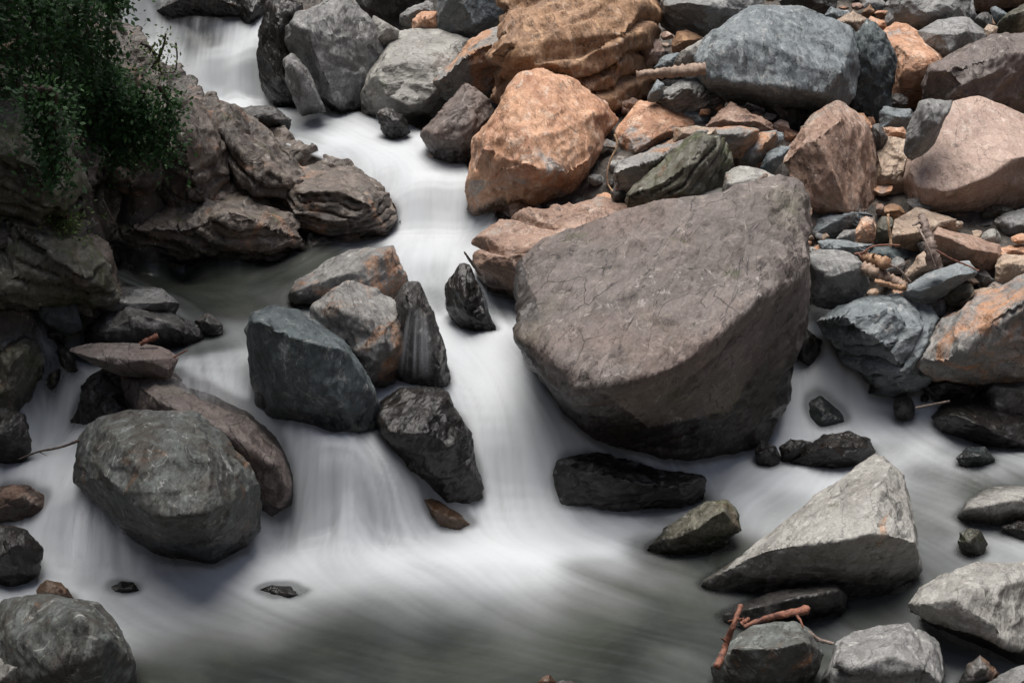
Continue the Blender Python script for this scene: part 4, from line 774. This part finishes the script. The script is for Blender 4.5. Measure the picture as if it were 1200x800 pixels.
def cliff():
    st = .010
    xs = np.arange(-5.2, -.35, st); ys = np.arange(4.6, 10.6, st)
    X, Y = np.meshgrid(xs, ys)
    gx = xs[::8]; gy = ys[::8]; G = surf(*np.meshgrid(gx, gy))
    fx = np.clip((X-gx[0])/(gx[1]-gx[0]), 0, len(gx)-1.001); fy = np.clip((Y-gy[0])/(gy[1]-gy[0]), 0, len(gy)-1.001)
    ix = fx.astype(int); iy = fy.astype(int); fx -= ix; fy -= iy
    Z = (G[iy, ix]*(1-fx)+G[iy, ix+1]*fx)*(1-fy)+(G[iy+1, ix]*(1-fx)+G[iy+1, ix+1]*fx)*fy
    px, py = project(X, Y, Z)
    # footprint of the cliff as seen along the water's edge
    poly = [(-900,1200),(-60,900),(-55,600),(-45,420),(15,368),(55,350),(95,324),(130,310),(200,300),(300,296),(350,295),(420,282),(462,270),(470,238),(452,214),(410,190),(338,162),(270,132),(228,116),(200,96),(168,72),(146,40),(132,10),(120,-60),(120,-400),(-2000,-400)]
    m = in_poly(px, py, poly).astype(np.float32)
    # behind the crest the heights belong to the bank of the upper stream
    for _ in range(4):
        m[1:-1, 1:-1] = (m[1:-1, 1:-1]*2+m[:-2, 1:-1]+m[2:, 1:-1]+m[1:-1, :-2]+m[1:-1, 2:])/6
    dzx = np.gradient(Z, st, axis=1); dzy = np.gradient(Z, st, axis=0)
    N = np.stack([-dzx, -dzy, np.ones_like(Z)], -1); N /= np.linalg.norm(N, axis=-1)[..., None]
    V = np.stack([X, Y, Z], -1).reshape(-1, 3); N = N.reshape(-1, 3)
    warp = np.stack([fbm(V*1.6+3, 3, 41), fbm(V*1.6+20, 3, 42), fbm(V*1.6+40, 3, 43)], 1)
    W = V+warp*.09
    bed = np.array([.30, -.30, .90]); bed /= np.linalg.norm(bed)
    d = fbm(V*1.5, 4, 44)*.10
    Wb = W+np.outer(W@bed, bed)*3.2
    d += chips(Wb*2.0, 45)*.12+chips(Wb*5.0+2, 46)*.045+chips(Wb*12+5, 48)*.018
    t = W@bed*14; i = np.floor(t).astype(np.int64); f = t-i
    h0 = _h(i, i*0, i*0, 9)-.5; h1 = _h(i+1, i*0, i*0, 9)-.5; e = np.clip((f-.75)/.25, 0, 1)
    d += (h0*(1-e)+h1*e)*.085-np.exp(-((f-.85)/.08)**2)*.03*_h(i, i*0, i*0, 19)
    d += fbm(V*16, 4, 47, .6)*.02
    # a hollow above the dark pool
    P0 = atz(165, 262, .82); g = np.exp(-((V[:, 0]-P0[0])/.42)**2-((V[:, 2]-.86)/.2)**2-((V[:, 1]-P0[1])/.7)**2)
    d -= g*.28
    V2 = V+N*d[:, None]
    V2[:, 2] -= (1-m.ravel())*.18
    F = grid_faces(len(xs), len(ys), m > .02)
    V2, F, Vw = compact(V2, F, V)
    print('cliff verts', len(V2))
    o = mesh_obj('cliff', V2, F, MAT['cliff']); tag(o, kind='structure')
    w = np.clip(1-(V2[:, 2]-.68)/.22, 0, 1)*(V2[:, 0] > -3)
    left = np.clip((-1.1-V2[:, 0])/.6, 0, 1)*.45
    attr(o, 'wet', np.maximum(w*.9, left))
cliff()

# ------------------------------------------------------------------ the stream
def water():
    st = .012
    x0, x1, y0, y1 = -3.2, 3.0, 3.55, 11.4
    xs = np.arange(x0, x1, st); ys = np.arange(y0, y1, st); nx, ny = len(xs), len(ys)
    X, Y = np.meshgrid(xs, ys)
    gx = xs[::4]; gy = ys[::4]; GX, GY = np.meshgrid(gx, gy)
    def up(G):
        fx = np.clip((X-gx[0])/(gx[1]-gx[0]), 0, len(gx)-1.001); fy = np.clip((Y-gy[0])/(gy[1]-gy[0]), 0, len(gy)-1.001)
        ix = fx.astype(int); iy = fy.astype(int); fx = fx-ix; fy = fy-iy
        return (G[iy, ix]*(1-fx)+G[iy, ix+1]*fx)*(1-fy)+(G[iy+1, ix]*(1-fx)+G[iy+1, ix+1]*fx)*fy
    Gz = surf(GX, GY); Z = up(Gz)
    px, py = project(X, Y, Z)
    m = in_poly(px, py, WPOLY)
    # foam and flow: distance-weighted from the survey points
    wp = _p[:NW, :2]; fo = np.array([t[3] for t in WATER])
    dirs = []
    for t in WATER:
        a = atz(t[0], t[1], t[2]); vx = t[4]; vy = -t[5]*(1.0 if t[5] > .6*abs(t[4]) else 2.2)
        dirs.append((vx, vy))
    dirs = np.array(dirs); dirs /= np.linalg.norm(dirs, axis=1)[:, None]
    gxf, gyf = GX.ravel(), GY.ravel(); fr = np.zeros(len(gxf)); dx = fr.copy(); dyv = fr.copy()
    for a in range(0, len(gxf), 20000):
        d2 = (gxf[a:a+20000, None]-wp[None, :, 0])**2+(gyf[a:a+20000, None]-wp[None, :, 1])**2
        w = 1/(d2+.0012)**2.0; s = w.sum(1)
        fr[a:a+20000] = (w@fo)/s; w2 = 1/(d2+.01)**1.5; s2 = w2.sum(1)
        dx[a:a+20000] = (w2@dirs[:, 0])/s2; dyv[a:a+20000] = (w2@dirs[:, 1])/s2
    foam = up(fr.reshape(GX.shape)); U = up(dx.reshape(GX.shape)); Vv = up(dyv.reshape(GX.shape))
    # steepest descent bends the flow
    gzx = np.gradient(Z, st, axis=1); gzy = np.gradient(Z, st, axis=0)
    U = U-gzx*1.2; Vv = Vv-gzy*1.2
    L = np.hypot(U, Vv)+1e-6; U /= L; Vv /= L
    # line-integral convolution: streaks drawn out along the flow
    rs = np.random.RandomState(4)
    def lic(noise, steps, h):
        acc = noise.copy(); cnt = 1.0
        for sgn in (1, -1):
            fx = np.tile(np.arange(nx, dtype=np.float32), (ny, 1)); fy = np.tile(np.arange(ny, dtype=np.float32)[:, None], (1, nx))
            for k in range(steps):
                i = np.clip(fy+.5, 0, ny-1).astype(np.int32); j = np.clip(fx+.5, 0, nx-1).astype(np.int32)
                fx = fx+sgn*h*U[i, j]; fy = fy+sgn*h*Vv[i, j]
                i = np.clip(fy+.5, 0, ny-1).astype(np.int32); j = np.clip(fx+.5, 0, nx-1).astype(np.int32)
                acc += noise[i, j]; cnt += 1
        acc /= cnt
        return (acc-acc.mean())/acc.std()
    def blur(a, n):
        for _ in range(n):
            a = a.copy(); a[1:-1, 1:-1] = (a[1:-1, 1:-1]*4+a[:-2, 1:-1]+a[2:, 1:-1]+a[1:-1, :-2]+a[1:-1, 2:])/8
        return a
    fine = lic(blur(rs.randn(ny, nx).astype(np.float32), 1), 22, 1.0)
    coarse = lic(blur(rs.randn(ny, nx).astype(np.float32), 40)*20, 26, 2.0)
    # rocks rising through the surface: the water grows thin and soft around them
    rock = np.zeros((ny, nx), np.float32)
    for V, o in ROCKS:
        i = ((V[:, 1]-y0)/st+.5).astype(int); j = ((V[:, 0]-x0)/st+.5).astype(int)
        ok = (i >= 0) & (i < ny) & (j >= 0) & (j < nx)
        i, j, z = i[ok], j[ok], V[ok, 2]
        c = np.abs(z-Z[i, j]) < .03
        rock[i[c], j[c]] = 1
    near = blur(np.maximum(rock, blur(rock, 2) > .2), 5)
    edge = blur(m.astype(np.float32), 12)
    fall = np.clip(np.hypot(gzx, gzy)/.6, 0, 1)
    foam = blur(foam, 6); wide = blur(foam, 260); wq = np.clip((5.45-Y)/.35, 0, 1)
    foam = foam*(1-wq)+wide*wq                    # the foam thins out gradually over the lower pool
    P = np.stack([X, Y, Z*0], -1).reshape(-1, 3)
    soft = fbm(P*3.0, 3, 71).reshape(X.shape)
    f = foam*.95+coarse*(.004+.045*foam+.30*foam*(1-foam))+fine*(.002+.022*foam+.03*fall)+soft*(.015+.26*foam*(1-foam)+.06*foam)
    f = np.clip(f, 0, 1)
    # billows
    bump = coarse*.0045*foam+fine*.0011*(.3+foam)+soft*.02*foam*(1-fall)
    Zf = Z+bump-.02*near*0
    opac = np.clip(edge*1.9-.75, 0, 1)*(1-.6*np.clip(near*1.3, 0, 1))
    keep = m | (edge > .2)
    V3 = np.stack([X, Y, Zf], -1).reshape(-1, 3)
    F = grid_faces(nx, ny, keep)
    V3, F, f, op, fl, sk = compact(V3, F, f.ravel(), opac.ravel(), fall.ravel(), fine.ravel())
    k = NT('silky_stream_water')
    A = lambda n: k.n('ShaderNodeAttribute', attribute_name=n).outputs['Fac']
    foa, opa, fal, stk = A('foam'), A('opac'), A('fall'), A('streak')
    tc = k.n('ShaderNodeTexCoord')
    dn = k.noise(tc.outputs['Object'], 1.6, 5, .6, .5)
    deep = k.mix(k.ramp(dn, .35, .65), (.016, .019, .016), (.040, .044, .036))
    pd = k.n('ShaderNodeBsdfPrincipled'); k.link(deep, pd.inputs['Base Color']); pd.inputs['Roughness'].default_value = .28
    pd.inputs['IOR'].default_value = 1.33; pd.inputs['Specular IOR Level'].default_value = .5
    b = k.bump(stk, .10, .003); k.link(b, pd.inputs['Normal'])
    tr = k.n('ShaderNodeBsdfTransparent')
    md = k.n('ShaderNodeMixShader'); md.inputs[0].default_value = .93; k.link(tr.outputs[0], md.inputs[1]); k.link(pd.outputs[0], md.inputs[2])
    dif = k.n('ShaderNodeBsdfDiffuse'); dif.inputs[0].default_value = (.70, .73, .76, 1)
    tl = k.n('ShaderNodeBsdfTranslucent'); tl.inputs[0].default_value = (.68, .72, .76, 1)
    mw = k.n('ShaderNodeMixShader'); mw.inputs[0].default_value = .35; k.link(dif.outputs[0], mw.inputs[1]); k.link(tl.outputs[0], mw.inputs[2])
    ff = k.math('POWER', k.ramp(foa, .03, .97), .95)
    mf = k.n('ShaderNodeMixShader'); k.link(ff, mf.inputs[0]); k.link(md.outputs[0], mf.inputs[1]); k.link(mw.outputs[0], mf.inputs[2])
    mo = k.n('ShaderNodeMixShader'); k.link(opa, mo.inputs[0]); k.link(tr.outputs[0], mo.inputs[1]); k.link(mf.outputs[0], mo.inputs[2])
    out = k.n('ShaderNodeOutputMaterial'); k.link(mo.outputs[0], out.inputs[0])
    o = mesh_obj('water', V3, F, k.m); tag(o, kind='structure')
    attr(o, 'foam', f); attr(o, 'opac', op); attr(o, 'fall', fl); attr(o, 'streak', sk)
water()

# thin veils falling clear of the rock
def veil_material():
    k = NT('thin_falling_water'); tc = k.n('ShaderNodeTexCoord')
    mp = k.n('ShaderNodeMapping'); mp.inputs['Scale'].default_value = (6.5, .35, 1); k.link(tc.outputs['UV'], mp.inputs[0])
    n = k.noise(mp.outputs[0], 1.0, 3, .55); e = k.n('ShaderNodeAttribute', attribute_name='edge').outputs['Fac']
    a = k.math('MULTIPLY', k.ramp(n, .3, .75, .02, .42), e)
    dif = k.n('ShaderNodeBsdfDiffuse'); dif.inputs[0].default_value = (.8, .82, .86, 1)
    tr = k.n('ShaderNodeBsdfTransparent'); mx = k.n('ShaderNodeMixShader'); k.link(a, mx.inputs[0]); k.link(tr.outputs[0], mx.inputs[1]); k.link(dif.outputs[0], mx.inputs[2])
    out = k.n('ShaderNodeOutputMaterial'); k.link(mx.outputs[0], out.inputs[0]); return k.m
VEIL = veil_material()
def veil(top, bot, D0, D1, zbul=.05, n=40, mrows=24, seed=0):
    """a curved sheet from the lip polyline (picture points) to the foot polyline"""
    def samp(pl, t):
        f = t*(len(pl)-1); i = min(int(f), len(pl)-2); f -= i
        return (pl[i][0]*(1-f)+pl[i+1][0]*f, pl[i][1]*(1-f)+pl[i+1][1]*f)
    V = []; E = []; UV = []
    for r_ in range(mrows):
        v = r_/(mrows-1)
        for c in range(n):
            u = c/(n-1); a = samp(top, u); b = samp(bot, u)
            s = v**.8; D = D0+(D1-D0)*(v**.6)
            A_ = at(a[0], a[1], D0); B_ = at(b[0], b[1], D1)
            p = A_+(B_-A_)*np.array([v**.75, v**.6, v**1.25])
            p[1] -= .004*math.sin(u*37+seed); V.append(p)
            E.append(min(1, 3.5*u)*min(1, 3.5*(1-u))*min(1, 3*v)*min(1, 3*(1-v))); UV.append((u, v))
    V = np.array(V); o = mesh_obj('waterfall', V, grid_faces(n, mrows), VEIL)
    uvl = o.data.uv_layers.new(name='UVMap'); li = np.zeros(len(o.data.loops), np.int32); o.data.loops.foreach_get('vertex_index', li)
    uvl.data.foreach_set('uv', np.array(UV, np.float32)[li].ravel()+seed*3.0)
    attr(o, 'edge', E); tag(o, kind='structure')
veil([(478,362),(492,360),(502,372)], [(462,442),(490,445),(512,446)], 6.0, 5.93, seed=1)
veil([(85,580),(100,572),(125,578),(150,596)], [(50,672),(90,684),(130,690),(190,672)], 5.42, 5.14, seed=2)
veil([(205,440),(240,436),(290,442)], [(198,470),(240,480),(292,474)], 5.93, 5.85, seed=3)
veil([(192,24),(225,18),(255,20),(285,32)], [(188,66),(222,64),(250,66),(270,58)], 9.72, 9.62, seed=5)
veil([(556,325),(562,330),(567,338)], [(566,370),(575,378),(582,384)], 6.42, 6.38, seed=6)

# ------------------------------------------------------------------ wood: tubes with tapering and knots
def tube(name, pts, radii, mat, parent=None, seg=9, sub=10, seed=0, knots=.3):
    P = [np.array(p, float) for p in pts]; r = random.Random(seed)
    Q = []; Rr = []
    for i in range(len(P)-1):
        p0 = P[max(i-1, 0)]; p1 = P[i]; p2 = P[i+1]; p3 = P[min(i+2, len(P)-1)]
        for j in range(sub):
            t = j/sub
            Q.append(.5*((2*p1)+(-p0+p2)*t+(2*p0-5*p1+4*p2-p3)*t*t+(-p0+3*p1-3*p2+p3)*t**3)); Rr.append(radii[i]*(1-t)+radii[i+1]*t)
    Q.append(P[-1]); Rr.append(radii[-1]); Q = np.array(Q)
    V = []; n = len(Q)
    for i in range(n):
        d = Q[min(i+1, n-1)]-Q[max(i-1, 0)]; d /= np.linalg.norm(d)+1e-9
        a = np.cross(d, [0.1, .2, 1.0]); a /= np.linalg.norm(a)+1e-9; b = np.cross(d, a)
        for k in range(seg):
            t = 2*math.pi*k/seg; rr = Rr[i]*(1+knots*r.uniform(-1, 1)+.08*math.sin(3*t+i*.3))
            V.append(Q[i]+(a*math.cos(t)+b*math.sin(t))*rr)
    F = []
    for i in range(n-1):
        for k in range(seg):
            F.append((i*seg+k, i*seg+(k+1) % seg, (i+1)*seg+(k+1) % seg, (i+1)*seg+k))
    F.append(tuple(range(seg))[::-1]); F.append(tuple((n-1)*seg+k for k in range(seg)))
    V = np.array(V); base = np.zeros(3) if parent else V.mean(0)
    return mesh_obj(name, V-base, F, mat, parent, loc=None if parent else tuple(base))
def pix(T, pts, D):
    ox, oy, s = T
    bk = back if T in (S4, S5) else (lambda d: d)
    return [at(ox+p[0]/s, oy+p[1]/s, bk(p[2] if len(p) > 2 else D)) for p in pts]
def stick(name, label, cat, T, pts, D, r0, r1, mat, seed=1, twigs=(), group=None):
    n = len(pts); rad = [r0+(r1-r0)*i/(n-1) for i in range(n)]
    o = tube(name, pix(T, pts, D), rad, WOOD[mat], seed=seed); tag(o, label, cat, group)
    for tw, ra in twigs:
        c = tube('twig', [p-np.array(o.location) for p in pix(T, tw, D)], [ra]*(len(tw)-1)+[ra*.5], WOOD[mat], parent=o, seg=6, seed=seed+1)
    return o
stick('log','barkless driftwood log jammed between the layered boulder and the large blue grey boulder','log',S2,[(275,530,7.9),(420,515),(600,500),(760,485,7.9)],7.9,.022,.036,'pale',3)
stick('branch','short brown twig lying on the whitish flat stone','branch',S7,[(430,772,6.72),(500,700),(590,628,6.78)],6.74,.013,.010,'grey',4,[([(500,700,6.72),(470,690,6.7),(445,678,6.7)],.005)])
root = stick('root','rough grey forked root standing upright among the stones of the right bank','root',S5,[(480,190,6.3),(500,260,6.25),(530,350,6.2),(545,440,6.15),(575,560,6.15)],6.2,.016,.035,'grey',5,[([(470,230,6.27),(440,255,6.22),(415,265,6.2)],.007),([(455,275,6.2),(520,400,6.1),(580,560,6.05)],.005)])
log = stick('log','thick cut orange brown log end pointing at the viewer on the driftwood pile','log',S4,[(665,480,6.42),(740,505,6.35),(835,535,6.22)],6.3,.020,.030,'cut',6,[([(735,490,6.32),(745,465,6.3),(750,455,6.3)],.006),([(800,505,6.25),(800,485,6.24)],.006)])
stick('log','longer brown log under the cut log end','log',S4,[(670,560,6.3),(760,600),(860,645),(970,690,6.2)],6.25,.034,.020,'pale',7)
stick('bark','strip of orange bark lying below the longer brown log','bark',S4,[(750,655,6.15),(840,680),(930,705),(965,700,6.12)],6.13,.012,.016,'cut',8)
stick('branch','curved orange twig arching over the cut log end','branch',S4,[(610,465,6.4),(670,455),(730,415),(820,402),(930,405)],6.4,.006,.004,'red',9,[([(640,465,6.38),(655,490,6.36),(665,515,6.36)],.004)])
stick('stem','dry straw coloured stem standing in front of the greenish stone','stem',S4,[(845,185,6.5),(848,260),(860,340),(865,415,6.45)],6.47,.006,.006,'straw',10)
stick('branch','thin forked twig right of the cut log end','branch',S4,[(860,540,6.1),(930,580),(1005,665,6.05)],6.07,.004,.004,'grey',11,[([(900,560,6.07),(950,530,6.07),(1000,512,6.07)],.003),([(975,575,6.07),(930,640,6.07)],.004)])
stick('branch','long reddish twig crossing in front of the thick rust coloured slab','branch',S5,[(585,440,6.05),(700,505),(800,545),(885,585,6.0)],6.03,.005,.004,'red',12)
stick('branch','thin dark stick touching the round brown stone in foam','branch',I1,[(1073,478,5.85),(1092,474),(1113,470,5.85)],5.85,.006,.005,'dark',13)
stick('branch','short dark stick leaning out of the cascade against the brown slab','branch',I1,[(544,295,6.6),(553,308),(564,322,6.6)],6.6,.004,.011,'dark',14)
stick('branch','long dark bare twig lying over the foam at the left edge','branch',I1,[(22,538,5.4),(45,529),(70,524),(92,516,5.4)],5.4,.003,.006,'dark',15,[([(45,529,5.4),(55,534,5.39)],.002)])
stick('stem','pale curling stem hanging beside the bright orange boulder','stem',S3,[(120,225,7.4),(140,300),(95,400),(70,500),(78,580),(110,625,7.35)],7.38,.005,.004,'straw',16)
br = stick('branch','red peeled branch standing in the pool at the bottom right','branch',P9,[(120,742,4.2),(150,670),(180,590),(205,525,4.35)],4.28,.012,.009,'red',17,[([(150,650,4.24),(135,640,4.22)],.005),([(185,580,4.3),(215,570,4.28)],.006),([(190,575,4.3),(160,580,4.28)],.004)])
stick('branch','flat splintered orange driftwood piece resting on the slate grey boulder','branch',P9,[(215,600,4.25),(280,575),(360,555),(440,540,4.3)],4.26,.006,.015,'red',18,[([(400,560,4.24),(415,580,4.22),(425,605,4.2)],.005),([(210,590,4.27),(235,570,4.27)],.012)])
stick('branch','greyish branch trailing into the water behind the bottom boulders','branch',P9,[(440,620,4.5),(480,645),(530,660,4.5)],4.5,.009,.006,'grey',19)
stick('branch','small orange stick lying before the dark broad boulder on the left','branch',S9,[(985,620,5.98),(1050,585),(1110,560,6.0)],5.99,.010,.014,'red',20)
stick('branch','little red twig on the thin flat slab','branch',I1,[(203,419,5.8),(212,414),(220,410,5.8)],5.8,.004,.003,'red',21)
stick('branch','thin curved bare twig hanging in front of the top waterfall','branch',P1,[(618,150,7.9),(622,200),(615,250),(585,256,7.9)],7.9,.005,.003,'dark',22)
stick('branch','bare diagonal twig in the shade of the left cliff','branch',I1,[(120,232,7.0),(128,248),(136,264,7.0)],7.0,.003,.002,'grey',23)

# ------------------------------------------------------------------ foliage over the left cliff
def leaf_material(name, a, b):
    k = NT(name); oi = k.n('ShaderNodeNewGeometry')
    c = k.mix(oi.outputs['Random Per Island'], a, b)
    p = k.n('ShaderNodeBsdfPrincipled'); k.link(c, p.inputs['Base Color']); p.inputs['Roughness'].default_value = .6
    t = k.n('ShaderNodeBsdfTranslucent'); k.link(c, t.inputs[0]); mx = k.n('ShaderNodeMixShader'); mx.inputs[0].default_value = .35
    k.link(p.outputs[0], mx.inputs[1]); k.link(t.outputs[0], mx.inputs[2])
    out = k.n('ShaderNodeOutputMaterial'); k.link(mx.outputs[0], out.inputs[0]); return k.m
LEAF = [leaf_material('dark_leaf', (.014,.045,.014), (.045,.12,.03)), leaf_material('green_leaf', (.028,.08,.02), (.07,.17,.04)), leaf_material('light_leaf', (.05,.10,.02), (.13,.18,.05))]
def shrub(label, sprays, mat, leaf, nleaf, seed, cat='shrub', name='shrub'):
    """sprays: list of branch polylines (picture points with distance); leaves crowd round the outer part of each"""
    r = random.Random(seed); rs = np.random.RandomState(seed)
    base = pix(I1, [sprays[0][0]], None)[0]
    root = empty(name, tuple(base)); tag(root, label, cat, 'shrubs and branches hanging over the left cliff')
    LV, SV, SF = [], [], []
    for sp in sprays:
        P = pix(I1, sp, None)
        n = len(P); tube('branch', [p-base for p in P], [.010*(1-i/n)+.002 for i in range(n)], WOOD['dark'], parent=root, seg=6, seed=seed)
        P = np.array(P)
        for _ in range(nleaf):
            f = r.random()**.8*(n-1); i = min(int(f), n-2); f -= i
            c = P[i]*(1-f)+P[i+1]*f
            # side twig
            rad = abs(r.gauss(0, 1))*.07+.01
            v = rs.randn(3); v[2] -= .35; v /= np.linalg.norm(v)
            q = c+v*rad
            dv = rs.randn(3)*.7+v; dv /= np.linalg.norm(dv); up_ = rs.randn(3)*.6+np.array([0, -.3, 1]); sd = np.cross(dv, up_); sd /= np.linalg.norm(sd)+1e-9
            L_ = leaf*r.uniform(.6, 1.4); Wd = L_*r.uniform(.22, .36); nn_ = np.cross(sd, dv)
            LV.append([q, q+dv*L_*.45+sd*Wd-nn_*L_*.06, q+dv*L_, q+dv*L_*.45-sd*Wd-nn_*L_*.06])
    LV = np.array(LV).reshape(-1, 3)-base; F = np.arange(len(LV)).reshape(-1, 4)
    mesh_obj('leaves', LV, F, LEAF[mat], root, smooth=False)
def hang(x, y, D, dx, dy, dD, n=5, seed=0):
    r = random.Random(seed); return [(x+dx*i/n+r.uniform(-6, 6)*(i > 0), y+dy*(i/n)**1.3+r.uniform(-5, 5)*(i > 0), D+dD*i/n) for i in range(n+1)]
shrub('dark green shrub mass filling the top left corner above the cliff', [hang(-30+22*i, -40+((i*37) % 30), 6.1+.12*i, 4+((i*53) % 26), 110+((i*29) % 60), .15, 5, i) for i in range(8)], 0, .028, 1000, 1)
shrub('bushy green shrub on the shoulder of the cliff left of the top waterfall', [hang(52+15*i, -10+16*i+((i*31) % 14), 7.0+.08*i, 14+((i*17) % 16), 60+((i*23) % 40), .15, 4, 30+i) for i in range(8)], 0, .024, 900, 2)
shrub('drooping green spray hanging down the dark cliff face on the left', [hang(30+9*i, 100+((i*41) % 40), 6.0, 22, 85+((i*19) % 45), .1, 5, 60+i) for i in range(4)], 0, .028, 420, 3)
shrub('low dark shrub clinging to the cliff above the dark hollow', [hang(95+18*i, 95+((i*13) % 20), 7.0, 8+((i*7) % 14), 60+((i*23) % 30), .1, 4, 90+i) for i in range(6)], 0, .026, 900, 4)
shrub('small light green sprig with fine leaves in front of the top waterfall', [[(165,50,7.7),(178,58,7.7),(185,75,7.7),(190,88,7.7)], [(178,80,7.7),(186,68,7.7),(192,52,7.7),(194,40,7.7)]], 2, .022, 130, 5, 'sprig', 'sprig')
shrub('small bright leafy plant low on the cliff by the hollow', [hang(170+5*i, 150, 7.35, 4, 30, .05, 3, 120+i) for i in range(3)], 1, .020, 200, 6, 'plant', 'plant')
shrub('tuft of yellow green moss and grass at the foot of the drooping spray', [hang(66+6*i, 250, 6.35, 3, 22, .03, 3, 140+i) for i in range(3)], 2, .022, 220, 7, 'plant', 'plant')
shrub('leafy branch end dipping in from the top edge before the waterfall', [[(90,-40,6.4),(115,-20,6.4),(132,0,6.4)],[(100,-40,6.4),(128,-25,6.4),(143,0,6.4)]], 0, .034, 250, 8, 'branch', 'branch')

def tree():  # unseen tree above the frame, crown widened to shade the left side
    rs = np.random.RandomState(3); r = random.Random(3)
    b = np.array([-4.3, 9.0, float(surf(-4.3, 9.0))-.3]); root = empty('tree', tuple(b)); tag(root, 'leafy tree on the left bank, its crown shading the cliff and dark pool', 'tree')
    c = np.array([-3.2, 6.8, 5.1])
    tube('trunk', [(0,0,0), (.3,-.2,1.2), (.7,-.8,2.2), tuple(c-b)], [.16,.13,.10,.05], WOOD['grey'], parent=root, seed=2)
    for i in range(9):
        v = rs.randn(3); v /= np.linalg.norm(v); e = c-b+v*np.array([1.5, 1.9, .6])
        tube('limb', [tuple(c-b+np.array([-.3, .2, -.4])), tuple((c-b+e)/2+rs.randn(3)*.1), tuple(e)], [.05,.03,.01], WOOD['grey'], parent=root, seed=i)
    n = 15000
    cl = rs.randn(60, 3); cl /= np.linalg.norm(cl, axis=1)[:, None]; cl = cl*rs.rand(60, 1)**.4*np.array([1.7, 2.9, .75])
    q = c-b+cl[rs.randint(0, 60, n)]+rs.randn(n, 3)*.26
    d = rs.randn(n, 3); d /= np.linalg.norm(d, axis=1)[:, None]; u = np.cross(d, rs.randn(n, 3)); u /= np.linalg.norm(u, axis=1)[:, None]
    L = rs.uniform(.06, .12, (n, 1)); W = L*.3
    V = np.stack([q, q+d*L*.5+u*W, q+d*L, q+d*L*.5-u*W], 1).reshape(-1, 3)
    mesh_obj('crown', V, np.arange(len(V)).reshape(-1, 4), LEAF[1], root, smooth=False)
tree()
